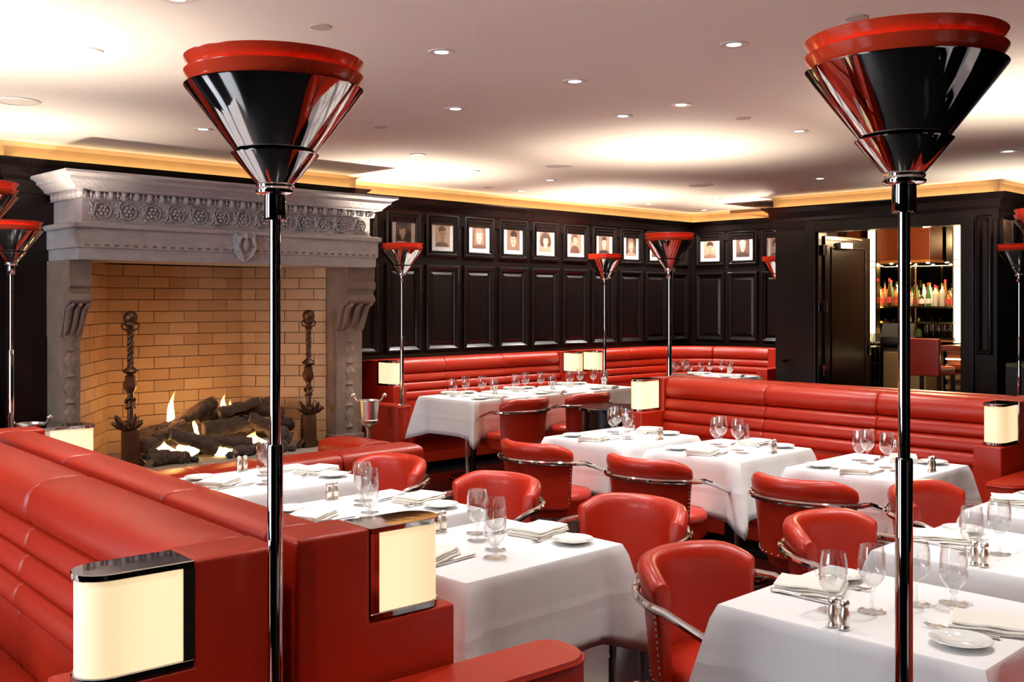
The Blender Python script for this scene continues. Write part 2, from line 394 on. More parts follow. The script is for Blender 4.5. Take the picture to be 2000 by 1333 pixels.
def picture(idx, mp, a, zc, axis):
    b, h, s, c, f, hs, sh, lab = PORTS[idx]
    pn = 'portrait_%s_%d' % (axis, idx); portrait_mat(pn, b, h, s, c, f, hs, sh)
    t = thing('picture', lab, 'picture', mp(a, zc - .19, 0), 0, 'framed portraits on the panelling')
    org = Vector(mp(a, zc - .19, 0))
    lm = lambda aa, z, o: tuple(Vector(mp(a + aa, zc + z, o)) - org)
    def slab(a0, a1, z0, z1, o0, o1):
        vs = [lm(x, z, o) for o in (o0, o1) for z in (z0, z1) for x in (a0, a1)]
        return MB().add(vs, [(0, 2, 3, 1), (4, 5, 7, 6), (0, 1, 5, 4), (2, 6, 7, 3), (0, 4, 6, 2), (1, 3, 7, 5)])
    frame_loop(lm, -.178, .178, -.185, .185, [(0, .001), (0, .03), (.01, .036), (.022, .024), (.022, .001)]).build('frame', 'wood', t, smooth=20)
    slab(-.157, .157, -.164, .164, .004, .014).build('mat_board', 'mat_board', t, smooth=0)
    slab(-.102, .102, -.118, .118, .014, .0155).build('print', pn, t, smooth=0)
    slab(-.157, .157, -.164, .164, .0195, .021).build('glass_pane', 'pane', t, smooth=0)
mpE = lambda a, z, o: (a, WV - o, z)
mpF = lambda a, z, o: (WU - o, a, z)
mpR = lambda a, z, o: (a, DV0 - o, z)
def bay(mp, par, a, upper=True, hw=.232, lower=(1.10, 2.03)):
    if upper: frame_loop(mp, a - hw, a + hw, 2.115, 2.585, MOULD).build('panel_moulding', 'wood', par, smooth=30)
    frame_loop(mp, a - hw, a + hw, lower[0], lower[1], MOULD).build('panel_moulding', 'wood', par, smooth=30)
    h = hw - .075
    b = MB(); vs = [mp(a + x, z, o) for o, q in ((.0, 0), (.012, .03)) for z in (lower[0] + .075 + q, lower[1] - .075 - q) for x in (-h + q, h - q)]
    b.add(vs, [(4, 5, 7, 6), (0, 1, 5, 4), (2, 6, 7, 3), (0, 4, 6, 2), (1, 3, 7, 5)]).build('panel', 'wood', par, smooth=0)
bay(mpE, wall_fire, 6.25, True, .2)
for i in range(9):
    bay(mpE, wall_fire, 6.785 + .535 * i); picture(i, mpE, 6.785 + .535 * i, 2.345, 'x')
bay(mpE, wall_fire, 11.58, True, .19)
for i, a in enumerate((8.26, 7.74, 7.22)):
    bay(mpF, wall_back, a); picture(9 + i, mpF, a, 2.345, 'y')
picture(12, mpR, 10.93, 2.345, 'x'); picture(13, mpR, 11.45, 2.345, 'x')
# rails
m = MB(); m.box(5.93, WU, WV - .02, WV, 1.04, 1.08); m.box(5.93, WU, WV - .03, WV, .0, .14); m.build('dado_rail', 'wood', wall_fire, smooth=0, bevel=.005)
MB().box(WU - .02, WU, DV1, WV, 1.04, 1.08).build('dado_rail', 'wood', wall_back, smooth=0)
bay(mpE, wall_fire, 6.25, False, .2, (.2, .95))

# ------------------------------------------------------------------ ceiling fittings
def downlight(kind):
    t = thing('downlight', '', 'ceiling light')
    if kind == 'lit':
        MB().lathe([(.034, -.001), (.036, -.004), (.064, -.006), (.067, -.003), (.067, .0), (.034, .0)], 28).build('trim_ring', 'trim_white', t)
        MB().lathe([(.0, -.002), (.034, -.002), (.034, 0), (0, 0)], 20).build('lens', 'down_lens', t)
    return t
lit = downlight('lit')
LIT = [(3.275, 3.85, 'above the middle tables'), (4.165, 2.775, 'above the right-hand tables'), (4.235, 3.85, 'above the middle tables'), (5.205, 3.85, 'above the middle tables'), (4.30, 4.92, 'above the aisle'),
       (3.54, 6.74, 'in front of the fireplace'), (5.42, 6.67, 'in front of the fireplace'), (6.61, 3.86, 'above the centre booth'), (8.0, 8.06, 'along the portrait wall'), (9.13, 8.06, 'along the portrait wall'),
       (10.23, 8.06, 'along the portrait wall'), (11.4, 8.06, 'along the portrait wall'), (2.04, 5.02, 'above the left booth'), (1.94, 3.91, 'above the left booth')]
for i, (u, v, wh) in enumerate(LIT):
    lab = 'added small round fill downlight in the ceiling ' + wh; g = 'added fill downlights ' + wh
    o = lit if i == 0 else dup(lit, (u, v, CZ))
    o.location = (u, v, CZ); o['label'] = lab; o['group'] = g
FILL_DOWN = [(2.62, 2.75), (2.75, 1.35), (3.75, 1.35), (4.75, 1.35), (5.25, 2.6), (2.7, 4.55), (5.25, 4.35), (6.46, 7.15), (7.5, 7.15), (10.3, 7.1), (9.3, 5.2), (8.7, 3.2), (.4, 3.4), (.4, 1.5), (-.8, 5.2), (1.0, .4), (3.5, -.5)]  # downlights added to brighten the tables and lift the fill
SP = dict(spot_size=radians(95), spot_blend=.6, shadow_soft_size=.035)
for u, v, _ in LIT: light('downlight_beam', 'SPOT', (u, v, CZ - .02), DOWN_W * (1.45 if v > 8 else 1), (1, .985, .955), **(dict(SP, spot_size=radians(150)) if v > 8 else SP))
for u, v in FILL_DOWN:
    light('downlight_beam', 'SPOT', (u, v, CZ - .02), DOWN_W * (1.3 if u > 5 else .72 if u < 3 else .9), (1, .985, .955), **SP)
    wh = 'over the far booths' if u > 6 else 'over the centre booth tables' if u > 5 else 'over the near tables' if u > 2.3 and v > 0 else 'at the camera end of the room'
    o = dup(lit, (u, v, CZ), None, 'added small round fill downlight in the ceiling ' + wh, 'added fill downlights ' + wh)
# blank covers and loudspeakers
def disc(name, label, cat, r, u, v, matn, grp):
    o = MB().lathe([(0, -.006), (r * .93, -.006), (r, -.003), (r, 0), (0, 0)], 28).build(name, matn, loc=(u, v, CZ)); tag(o, label, cat, grp)
    return o
for u, v, lab in ((2.595, 3.87, 'flat round cover plate in the ceiling above the near left lamp'), (4.148, 2.148, 'flat round cover plate in the ceiling left of the near right lamp'), (5.886, 3.85, 'flat round cover plate in the ceiling over the centre booth'),
                  (4.375, 5.80, 'flat round cover plate in the ceiling before the mantel'), (10.06, 5.84, 'flat round cover plate in the ceiling near the doorway'), (7.5, 8.06, 'flat round cover plate in the ceiling by the first portraits')):
    disc('ceiling_cover', lab, 'cover plate', .05, u, v, 'cap_grey', 'ceiling cover plates')
for u, v, lab in ((6.77, 6.34, 'round ceiling loudspeaker grille left of the lamp glow'), (8.95, 6.37, 'round ceiling loudspeaker grille toward the doorway'), (2.24, 6.58, 'round ceiling loudspeaker grille at the left edge')):
    t = thing('ceiling_speaker', lab, 'speaker', (u, v, CZ), 0, 'ceiling loudspeakers')
    MB().lathe([(.118, -.004), (.12, -.008), (.132, -.006), (.134, 0), (.118, 0)], 32).build('rim', 'trim_white', t)
    MB().lathe([(0, -.005), (.118, -.004), (.118, 0), (0, 0)], 32).build('grille', 'cap_grey', t)

# ------------------------------------------------------------------ floor lamps (torchieres), base stands at z .66
PZ = .66
def torchiere():
    t = thing('floor_lamp', '', 'lamp', group='red and chrome uplighter lamps')
    z = -PZ
    MB().lathe([(0, 0), (.055, 0), (.055, .006), (.03, .014), (.0185, .016), (0, .016)], 28).build('base', 'chrome', t)
    MB().lathe([(0, .01), (.0178, .01), (.0178, .64), (.0165, .645), (0, .645)], 20).build('lower_sleeve', 'mirror_chrome', t)
    MB().lathe([(0, .64), (.0122, .64), (.0122, 1.17), (0, 1.17)], 20).build('pole', 'mirror_chrome', t)
    MB().lathe([(0, 1.155), (.0235, 1.155), (.025, 1.158), (.0245, 1.215), (0, 1.215)], 28).build('collar', 'mirror_chrome', t)
    MB().lathe([(0, 1.213), (.035, 1.213), (.043, 1.217), (.044, 1.223), (.038, 1.226), (.043, 1.230), (.043, 1.235), (.03, 1.237), (0, 1.237)], 32).build('flange', 'chrome', t)
    MB().lathe([(.038, 1.234), (.097, 1.303), (.0985, 1.306), (.096, 1.307), (.034, 1.236)], 48, cap=False).build('lower_cone', 'mirror_chrome', t)
    MB().lathe([(.0, 1.262), (.05, 1.262), (.074, 1.290), (.199, 1.450), (.2005, 1.453), (.197, 1.454), (.070, 1.294), (0, 1.270)], 64, cap=False).build('upper_cone', 'mirror_chrome', t)
    for zb in (1.432, 1.463):
        MB().lathe([(.160, zb), (.163, zb - .001), (.1995, zb + .050), (.2005, zb + .053), (.197, zb + .054), (.158, zb + .003)], 64, cap=False).build('red_ring', 'red_lacquer', t)
    MB().ball((0, 0, 1.33), .022, 12, 8, (1, 1, 1.4)).build('bulb', 'bulb', t)
    MB().lathe([(.0, 1.268), (.012, 1.268), (.014, 1.31), (0, 1.312)], 12).build('bulb_holder', 'dark_metal', t)
    return t
lamp0 = torchiere()
LAMPS = [(1.265, 2.07, 'tall uplighter lamp with red rimmed chrome cone, nearest on the left', 1), (2.09, .977, 'tall uplighter lamp with red rimmed chrome cone, nearest on the right', 1),
         (6.065, 7.70, 'uplighter lamp standing on the red block right of the fireplace', 1.8), (9.09, 7.80, 'uplighter lamp beside the twin box lamps at the portrait wall', 1.8),
         (6.70, 5.07, 'uplighter lamp rising behind the far end of the centre booth', 1.5), (11.08, 6.75, 'uplighter lamp half hidden by the dark column of the doorway', 1.8),
         (2.49, 7.43, 'uplighter lamp at the left edge, lower of the two there', 1), (1.54, 5.12, 'uplighter lamp cut by the left edge, upper of the two there', 1.5),
         (6.53, 2.16, 'uplighter lamp cut by the right edge, upper of the two there', 1.5), (10.33, 3.70, 'uplighter lamp at the right edge, lower of the two there', 1)]
LZ = {9: .0}
for i, (u, v, lab, k) in enumerate(LAMPS):
    o = lamp0 if i == 0 else dup(lamp0, (u, v, PZ), 0, lab)
    o.location = (u, v, PZ); o['label'] = lab
    light('uplight', 'POINT', (u, v, PZ + 1.415), TORCH_W * k, (1, .88, .70), shadow_soft_size=.045)

# ------------------------------------------------------------------ banquettes
def bez(o): return o
def sweep_cushion(path, prof, s0, s1, round_=.025, pts=None):
    """closed (y, z) profile swept along path(s) -> (x, y, nx, ny); ends pulled in like a stuffed cushion"""
    cy = sum(p[0] for p in prof) / len(prof); cz = sum(p[1] for p in prof) / len(prof)
    L = s1 - s0; n = max(2, pts or 2)
    ss = [(0, .82), (round_ * .12, .92), (round_ * .45, .975), (round_, 1)] + [(round_ + (L - 2 * round_) * i / n, 1) for i in range(1, n)] + [(L - round_, 1), (L - round_ * .45, .975), (L - round_ * .12, .92), (L, .82)]
    rows = []
    for s, k in ss:
        x, y, nx, ny = path(s0 + s)
        rows.append([(x + nx * (cy + (a - cy) * k), y + ny * (cy + (a - cy) * k), cz + (b - cz) * (1 - (1 - k) * .6)) for a, b in prof])
    return MB().grid(rows)
def bulge(y0, y1, z0, z1, b, n=7, back=0.0):
    """front-bulging rib: rear at y=back, front from (y1 at bottom z0) to (y0 at top z1)"""
    pr = [(back, z0), ]
    for i in range(n + 1):
        t = i / n; z = z0 + (z1 - z0) * t; y = y1 + (y0 - y1) * t
        pr.append((y + b * (math.sqrt(max(0, 1 - (2 * t - 1) ** 2)) ** .8), z))
    pr.append((back, z1))
    return pr
TOPC = [(.005, .905), (.175, .905), (.197, .915), (.212, .94), (.216, .97), (.208, 1.005), (.19, 1.032), (.16, 1.048), (.11, 1.056), (.05, 1.055), (.015, 1.048), (.005, 1.035)]
RIBS = [bulge(.178, .196, .818, .905, .026), bulge(.196, .214, .731, .818, .026), bulge(.214, .232, .644, .731, .026), bulge(.232, .225, .46, .644, .008)]
SEAT = [(.02, .30), (.02, .44), (.2, .455), (.40, .468), (.55, .468), (.62, .455), (.655, .425), (.655, .37), (.64, .31), (.62, .30)]
BASE = [(.0, .06), (.0, .32), (.60, .32), (.60, .06)]
def straight(ox, oy, dx, dy, nx, ny): return lambda s: (ox + dx * s, oy + dy * s, nx, ny)
def box_lamp(par_loc, rz, label):
    """D-shaped opal lamp fixed to a banquette end; local y runs outward from its back plate"""
    t = thing('box_lamp', label, 'lamp', par_loc, rz, 'opal box lamps on the booth ends')
    def dshape(w, y0, y1, n=10):
        r = w; pts = [(-w, y0), (-w, y1 - r)]
        for i in range(1, n): a = pi - pi * i / n; pts.append((r * cos(a), y1 - r + r * sin(a)))
        return pts + [(w, y1 - r), (w, y0)]
    MB().prism(dshape(.060, .02, .238), .018, .222).build('opal_shade', 'opal', t)
    for z0, z1 in ((.0, .018), (.222, .238)):
        MB().prism(dshape(.066, .0, .245), z0, z1).build('chrome_cap', 'mirror_chrome', t, bevel=.002, bseg=1)
    MB().box(-.066, .066, 0, .016, .018, .222).build('back_plate', 'chrome', t, smooth=0)
    for s in (-1, 1): MB().box(s * .060 - .006, s * .060 + .006, .014, .026, .018, .222).build('edge_strip', 'chrome', t, smooth=0)
    return t
def banquette(name, label, path, L, ends, seams_top, seams_seat, curved=0, cat='banquette', plinth=(1, 1), back_fill=0, lamps=('', ''), org=None, lamp_y=(.222, .222)):
    """ends: (start, finish) flags for upholstered end blocks; path(s) starts at the outer face of the first block"""
    x, y, nx, ny = path(L / 2)
    t = thing(name, label, cat)
    a = .16 if ends[0] else 0; b = L - (.16 if ends[1] else 0); np_ = curved or 2
    sh = lambda pr, d=0: pr
    fill = [(-back_fill, .0), (-back_fill, 1.04), (.006, 1.04), (.006, .0)] if back_fill else None
    if fill: MB().grid([[(q[0] + q[2] * c, q[1] + q[3] * c, z) for c, z in fill] for q in (path(L * i / (np_ * 4)) for i in range(np_ * 4 + 1))]).build('back_panel', 'leather', t, smooth=40)
    ts = [a] + [a + (b - a) * q for q in seams_top] + [b]
    for s0, s1 in zip(ts[:-1], ts[1:]):
        k = max(2, int((s1 - s0) / (L / (np_ * 4)))) if curved else 2
        sweep_cushion(path, TOPC, s0, s1, .03, k).build('top_cushion', 'leather', t, smooth=60)
        for r in RIBS: sweep_cushion(path, r, s0, s1, .018, k).build('back_rib', 'leather', t, smooth=60)
    ts = [a] + [a + (b - a) * q for q in seams_seat] + [b]
    for s0, s1 in zip(ts[:-1], ts[1:]):
        k = max(2, int((s1 - s0) / (L / (np_ * 4)))) if curved else 2
        sweep_cushion(path, SEAT, s0, s1, .03, k).build('seat_cushion', 'leather', t, smooth=50)
    sweep_cushion(path, BASE, a, b, .005, (np_ * 4) if curved else 2).build('base', 'leather', t, smooth=30)
    for e, (flag, s_face, sg) in enumerate(((ends[0], 0, 1), (ends[1], L, -1))):
        if not flag: continue
        px, py, nx, ny = path(s_face); qx, qy, _, _ = path(s_face + sg * .01); dx, dy = (qx - px) / .01, (qy - py) / .01
        W = lambda s, yy, z: (px + dx * s + nx * yy, py + dy * s + ny * yy, z)
        def slab(outline, s0, s1, nm, bev=.012, z=None):
            # outline in (y, z), extruded along the run
            n = len(outline); vs = [W(s0, p[0], p[1]) for p in outline] + [W(s1, p[0], p[1]) for p in outline]
            MB().add(vs, [tuple(range(n)), tuple(range(2 * n - 1, n - 1, -1))] + [(i, (i + 1) % n, n + (i + 1) % n, n + i) for i in range(n)]).build(nm, 'leather', t, smooth=40, bevel=bev, bseg=3)
        slab([(.012, .02), (.012, 1.053), (.221, 1.053), (.221, .813), (.49, .813), (.49, .02)], 0, .16, 'end_block')
        if plinth[e]:
            r = .10; ol = [(-.215, -back_fill if back_fill else .0), (-.215, .87 - r)]
            y_end = .82
            ol = [(-.22, -(back_fill or 0))] + [(-.22 + r - r * cos(q), y_end - r + r * sin(q)) for q in [pi / 2 * i / 6 for i in range(7)]] + [(-.02 - .06 + .06 * sin(q), y_end - .06 + .06 * cos(q)) for q in [pi / 2 * i / 4 for i in range(5)]] + [(-.02, -(back_fill or 0))]
            n = len(ol); vs = [W(s, yy, .02) for s, yy in ol] + [W(s, yy, PZ - .012) for s, yy in ol]
            MB().add(vs, [tuple(range(n)), tuple(range(2 * n - 1, n - 1, -1))] + [(i, (i + 1) % n, n + (i + 1) % n, n + i) for i in range(n)]).build('arm', 'leather', t, smooth=30)
            cx = -.12; tp = [W(cx + (s - cx) * .985, yy * .995, PZ - .012) for s, yy in ol] + [W(cx + (s - cx) * .96, yy * .99, PZ) for s, yy in ol]
            MB().add(tp, [tuple(range(n)), tuple(range(2 * n - 1, n - 1, -1))] + [(i, (i + 1) % n, n + (i + 1) % n, n + i) for i in range(n)]).build('arm_top', 'leather', t, smooth=50)
            MB().tube([W(s, yy, PZ - .013) for s, yy in ol], .004, 6, True).build('piping', 'leather', t)
        if lamps[e]:
            c = W(.0665 if sg > 0 else .0665, .2215, .8145)
            box_lamp(c, math.atan2(ny, nx) - pi / 2, lamps[e])
    return t
RA, RC = 1.333, 6.51; TS, TC = sin(radians(4)), cos(radians(4))   # the left pair of booths stands a few degrees askew
pa = straight(RA, 2.14, TS, TC, -TC, TS); pb = straight(RA + .035, 2.16, TS, TC, TC, -TS)
banquette('banquette', 'red leather ribbed booth seen from behind at the lower left, facing left', pa, 2.88, (1, 1), (.46,), (.5,), lamps=('large glowing opal box lamp at the lower left corner', ''))
banquette('banquette', 'red leather booth facing the tables left of the middle aisle', pb, 2.88, (1, 1), (.26, .63), (.33, .66), lamps=('glowing opal box lamp beside the middle left table', 'opal box lamp at the left edge before the fireplace'))
pc = straight(RC, 4.97, 0, -1, -1, 0); pd = straight(RC + .02, 4.97, 0, -1, 1, 0)
banquette('banquette', 'long red ribbed leather booth in the centre right, facing the camera', pc, 2.72, (1, 1), (.36, .70), (.33, .66), lamps=('opal box lamp at the left end of the centre booth', 'opal box lamp at the right edge on the centre booth'))
banquette('banquette', 'red leather booth backing onto the centre booth, only its top showing', pd, 2.72, (1, 1), (.36, .70), (.5,))
pe = straight(6.17, 8.45, 1, 0, 0, -1)
banquette('banquette', 'red ribbed leather wall booth under the portraits, right of the fireplace', pe, 2.80, (1, 1), (.30, .64), (.33, .66), back_fill=.10, lamps=('opal box lamp right of the fireplace beside the champagne bucket', 'left one of the twin opal box lamps at the portrait wall'))
R_ = 1.1; SL = 1.22; ARC = pi / 2 * R_; SL2 = .49
def pf(s):
    if s <= SL: return (9.18 + s, 8.45, 0, -1)
    if s <= SL + ARC:
        a = (s - SL) / R_; return (9.18 + SL + R_ * sin(a), 8.45 - R_ + R_ * cos(a), -sin(a), -cos(a))
    q = s - SL - ARC; return (9.18 + SL + R_, 8.45 - R_ - q, -1, 0)
banquette('banquette', 'red ribbed leather booth curving round the far corner', pf, SL + ARC + SL2, (1, 1), (.25, .48, .72), (.3, .6), curved=4, plinth=(0, 1), back_fill=.10, lamps=('right one of the twin opal box lamps at the portrait wall', ''))
pg = straight(2.40, 8.45, -1, 0, 0, -1)
banquette('banquette', 'red leather wall booth left of the fireplace', pg, 3.2, (1, 0), (.5,), (.5,), back_fill=.10)
ph = straight(2.2, .26, 1, 0, 0, 1)
banquette('banquette', 'red leather booth along the lower right tables', ph, 3.4, (1, 0), (.33, .66), (.5,))
# pedestal under the far right lamp
t = thing('lamp_pedestal', 'low red leather block carrying the right-edge lamp', 'pedestal', (10.33, 3.70, 0))
MB().box(-.12, .12, -.2, .2, .0, .645).build('body', 'leather', t, bevel=.03, bseg=3); MB().box(-.118, .118, -.198, .198, .645, PZ).build('top_pad', 'leather', t, bevel=.012)

# ------------------------------------------------------------------ chairs
def make_chair():
    t = thing('tub_chair', '', 'chair', group='red leather tub chairs')
    loop = [(.262, .40), (.272, .52), (.284, .64), (.294, .70), (.304, .735), (.306, .760), (.298, .782), (.278, .793), (.256, .788), (.240, .768), (.233, .735), (.234, .66), (.232, .56), (.222, .47), (.214, .42), (.222, .40)]
    cr = sum(p[0] for p in loop) / len(loop); rows = []; A = radians(72)
    for a, k in [(-A, .72), (-A + .01, .88), (-A + .04, .97), (-A + .09, 1)] + [(-A + .09 + (2 * A - .18) * i / 16, 1) for i in range(1, 16)] + [(A - .09, 1), (A - .04, .97), (A - .01, .88), (A, .72)]:
        e = abs(a) / A; drop = .05 * max(0, e - .55) ** 2 / .2
        row = []
        for r, z in loop:
            rr = cr + (r - cr) * k; zz = z - drop * (z - .40) / .39
            row.append((rr * sin(a) * 1.0, -rr * cos(a) + .02, zz))
        rows.append(row)
    MB().grid(rows).build('backrest', 'chair_leather', t, smooth=60)
    # piping seam round the outer back just under the roll
    MB().tube([(.290 * sin(a), -.290 * cos(a) + .02, .668) for a in [-A + 2 * A * i / 20 for i in range(21)]], .004, 5).build('back_seam', 'chair_leather', t)
    nails = MB()
    def nail(a, r, z): nails.ball((r * sin(a), -r * cos(a) + .02, z), .0048, 6, 4)
    for s in (-1, 1):
        for i in range(13): z = .415 + .245 * i / 12; nail(s * (A - .055), .263 + (z - .4) * .098 + .001, z)
    for i in range(15): nail(-A + .12 + (2 * A - .24) * i / 14, .265, .413)
    nails.build('nail_heads', 'chrome', t)['kind'] = 'stuff'
    # seat
    sp = []
    for i in range(32):
        a = 2 * pi * i / 32; x, y = .235 * cos(a), .235 * sin(a)
        y = y * 1.12 + .03 if y > 0 else y + .03
        sp.append((x * (1.04 if y > 0 else 1), y))
    rows = [[(x * k, y * k + .0 * k, z) for x, y in sp] for k, z in ((.90, .335), (.965, .342), (.985, .37), (.985, .425), (1.0, .43), (1.0, .445), (.975, .463), (.92, .474), (.6, .482), (.15, .485))]
    MB().grid(rows).build('seat', 'chair_leather', t, smooth=50)
    # chrome arm tube: round the back, forward over the arms, down to the floor
    pts = [(-.27, .345, .015), (-.275, .352, .30), (-.282, .350, .48)]
    for q in (0, .33, .66, 1): a = q * pi / 2; pts.append((-.286 - .008 * q, .350 - .05 * (1 - cos(a)), .50 + .06 * sin(a)))
    pts += [(-.300, .20, .600), (-.311, .08, .645)]
    arc = [(.311 * sin(a), -.311 * cos(a) + .02, .672 + .014 * cos(a)) for a in [radians(-84 + 168 * i / 18) for i in range(19)]]
    right = [(-x, y, z) for x, y, z in reversed(pts)]
    MB().tube(pts + arc + right, .0145, 10).build('arm_tube', 'chrome', t)
    MB().tube([(0, -.17, .0), (0, -.17, .40)], .012, 10).build('rear_leg', 'chrome', t)
    MB().lathe([(0, 0), (.04, 0), (.04, .006), (.013, .012), (0, .012)], 16, (0, -.17, 0)).build('foot', 'chrome', t)
    return t
chair0 = make_chair()
CH = [  # back-top position and facing direction angle (local +y forward)
    (3.57, 4.47, pi / 2, 'red tub chair by the hearth bench, facing the left booth'), (3.565, 3.62, pi / 2, 'red tub chair at the middle table of the left booth'), (3.565, 2.78, pi / 2, 'red tub chair at the end table beside the booth lamp'),
    (4.365, 4.42, -pi / 2, 'red tub chair with studded back seen from behind, leftmost of three'), (4.36, 3.56, -pi / 2, 'red tub chair with studded back seen from behind, middle of three'), (4.38, 2.63, -pi / 2, 'red tub chair with studded back seen from behind, rightmost of three'),
    (2.87, 2.19, pi, 'large red tub chair nearest the camera at the lower right table'), (3.72, 2.16, pi, 'red tub chair at the second lower right table, left of the chrome pole'), (4.66, 2.19, pi, 'red tub chair just behind the right chrome pole'),
    (6.44, 6.30, 0, 'red studded tub chair at the wall booth, left of two'), (7.26, 6.29, 0, 'red studded tub chair at the wall booth, right of two beside the black console')]
for i, (u, v, a, lab) in enumerate(CH):
    fx, fy = -sin(a), cos(a)
    loc = (u + fx * .25, v + fy * .25, 0)
    if i == 0: chair0.location = loc; chair0.rotation_euler = (0, 0, a); chair0['label'] = lab; o = chair0
    else: o = dup(chair0, loc, a, lab)

# ------------------------------------------------------------------ tables, cloths, settings
def cloth_mesh(wx, wy, drop, seed):
    rnd = random.Random(seed); a, b = wx / 2 + .004, wy / 2 + .004
    P_ = []  # (x, y, nx, ny, c, sdiag)
    for sx, sy, ex, ey, nx, ny in ((-a, -b, a, -b, 0, -1), (a, -b, a, b, 1, 0), (a, b, -a, b, 0, 1), (-a, b, -a, -b, -1, 0)):
        L = math.hypot(ex - sx, ey - sy)
        for q in [0, .012, .03, .05, .08, .12, .16, .2, .26, .34, .42, .5, .58, .66, .74, .8, .84, .88, .92, .95, .97, .988]:
            x, y = sx + (ex - sx) * q, sy + (ey - sy) * q
            dist = min(q, 1 - q) * L; c = max(0, 1 - dist / .17)
            kx, ky = (1 if x > 0 else -1) / 1.414, (1 if y > 0 else -1) / 1.414
            P_.append((x, y, nx if q else kx, ny if q else ky, c, kx, ky, q))
    ph = rnd.random() * 6
    rows = []
    for k in (.02, .4, .8, .97): rows.append([(x * k, y * k, 0) for x, y, *_ in P_])
    rows.append([(x, y, -.002) for x, y, *_ in P_])
    rows.append([(x + nx * .004, y + ny * .004, -.008) for x, y, nx, ny, *_ in P_])
    for t in (.12, .3, .5, .72, .88, 1.0):
        r = []
        for i, (x, y, nx, ny, c, kx, ky, q) in enumerate(P_):
            cc = c ** 1.6
            o = .006 + t * (.014 + .010 * sin(ph + 9 * (x * 1.3 + y) + 2 * t))
            tuck = -.055 * t * math.exp(-((c - .42) / .2) ** 2)
            X = x + nx * (o + tuck) * (1 - cc) + kx * cc * (.012 + .125 * t ** 1.1)
            Y = y + ny * (o + tuck) * (1 - cc) + ky * cc * (.012 + .125 * t ** 1.1)
            Z = -drop * t * (1 + .24 * c ** 1.3 * t)
            r.append((X, Y, Z - .002))
        rows.append(r)
    return MB().grid(rows, True, False).add([(x, y, 0) for x, y, *_ in [(p[0] * .02, p[1] * .02) for p in P_]], [tuple(range(len(P_)))])
def goblet_mesh(kind):
    m = MB()
    if kind == 'water':
        H, R, S = .166, .0385, .040; stem = [(0, 0), (.040, 0), (.041, .002), (.014, .006), (.0075, .010), (.0068, .028), (.012, .034)]
    else:
        H, R, S = .186, .0375, .062; stem = [(0, 0), (.037, 0), (.038, .002), (.011, .005), (.0048, .012), (.0042, .055), (.009, .064)]
    z0 = stem[-1][1]
    bowl = []
    for q in (.04, .10, .18, .28, .40, .54, .68, .82, .93, 1.0):
        r = R * (math.sin(min(1, q / .42) * pi / 2) ** .75) * (1 if q < .5 else 1 - .13 * ((q - .5) / .5) ** 1.5); bowl.append((max(r, .009), z0 + (H - z0) * q))
    inner = [(r - .0022, z + (.003 if i == 0 else 0)) for i, (r, z) in reversed(list(enumerate(bowl)))]
    tw = lambda a, z: 1 + (.055 * abs(sin(6 * a + (z - z0) * 40)) * (1 if z0 + .012 < z < H - .018 else 0))
    m.lathe(stem + bowl + inner, 48, mod=tw)
    return m
ME_GOB = {k: goblet_mesh(k).mesh('goblet_' + k, 'crystal', 60) for k in ('water', 'wine')}
ME_PLATE = MB().lathe([(0, .004), (.042, .004), (.046, .006), (.052, .0105), (.076, .0155), (.0775, .0165), (.076, .0178), (.051, .0128), (.045, .0085), (0, .0075), ], 40).mesh('plate', 'china', 40)
def napkin_mesh():
    m = MB()
    for k, (wx, wy, z0, dx, dy) in enumerate(((.20, .145, .0, 0, 0), (.196, .138, .0085, .003, .004), (.19, .132, .017, -.003, .002))):
        n = 8; rows = []
        for i in range(n + 1):
            x = -wx / 2 + wx * i / n; zz = z0 + .0015 * sin(3 * x * 20 + k)
            sec = [(x + dx, -wy / 2 + dy, zz + .001), (x + dx, -wy / 2 - .003 + dy, zz + .004), (x + dx, -wy / 2 + dy, zz + .008), (x + dx, 0, zz + .0095), (x + dx, wy / 2 + dy, zz + .008), (x + dx, wy / 2 + .003 + dy, zz + .004), (x + dx, wy / 2 + dy, zz + .001)]
            rows.append(sec)
        m.grid(rows)
    return m
ME_NAP = napkin_mesh().mesh('napkin', 'napkin', 50)
def shaker_parts():
    body = MB().lathe([(0, 0), (.0145, 0), (.0148, .004), (.0125, .009), (.0115, .013), (.0138, .024), (.0148, .035), (.0125, .047), (.009, .056), (.0085, .059)], 20).mesh('body', 'silver', 50)
    cap = MB().lathe([(.0085, .059), (.0125, .062), (.0135, .068), (.0125, .074), (.008, .079), (0, .080)], 20).mesh('cap', 'silver', 50)
    return body, cap
ME_SB, ME_SC = shaker_parts()
def fork_mesh():
    m = MB(); m.tube([(0, -.09, .004), (0, -.03, .005), (0, .03, .004), (0, .055, .008)], [.0055, .004, .003, .006], 8)
    m.add([(-.010, .05, .006), (.010, .05, .006), (.011, .068, .004), (-.011, .068, .004), (-.010, .05, .009), (.010, .05, .009), (.011, .068, .007), (-.011, .068, .007)], [(0, 1, 2, 3), (4, 7, 6, 5), (0, 4, 5, 1), (1, 5, 6, 2), (2, 6, 7, 3), (3, 7, 4, 0)])
    for i in range(4): x = -.0095 + .0063 * i; m.tube([(x, .066, .0055), (x, .085, .005), (x, .10, .010)], [.0016, .0014, .0008], 6)
    return m
ME_FORK = fork_mesh().mesh('fork', 'steel', 50)
def knife_meshes():
    h = MB().tube([(0, -.105, .005), (0, -.06, .006), (0, -.005, .005)], [.006, .006, .0045], 8).mesh('handle', 'steel', 50)
    b = MB(); ol = [(-.005, -.006), (.005, -.006), (.008, .02), (.0085, .075), (.004, .10), (-.005, .113), (-.005, 0)]
    b.prism(ol, .003, .005); return h, b.mesh('blade', 'steel', 30)
ME_KH, ME_KB = knife_meshes()

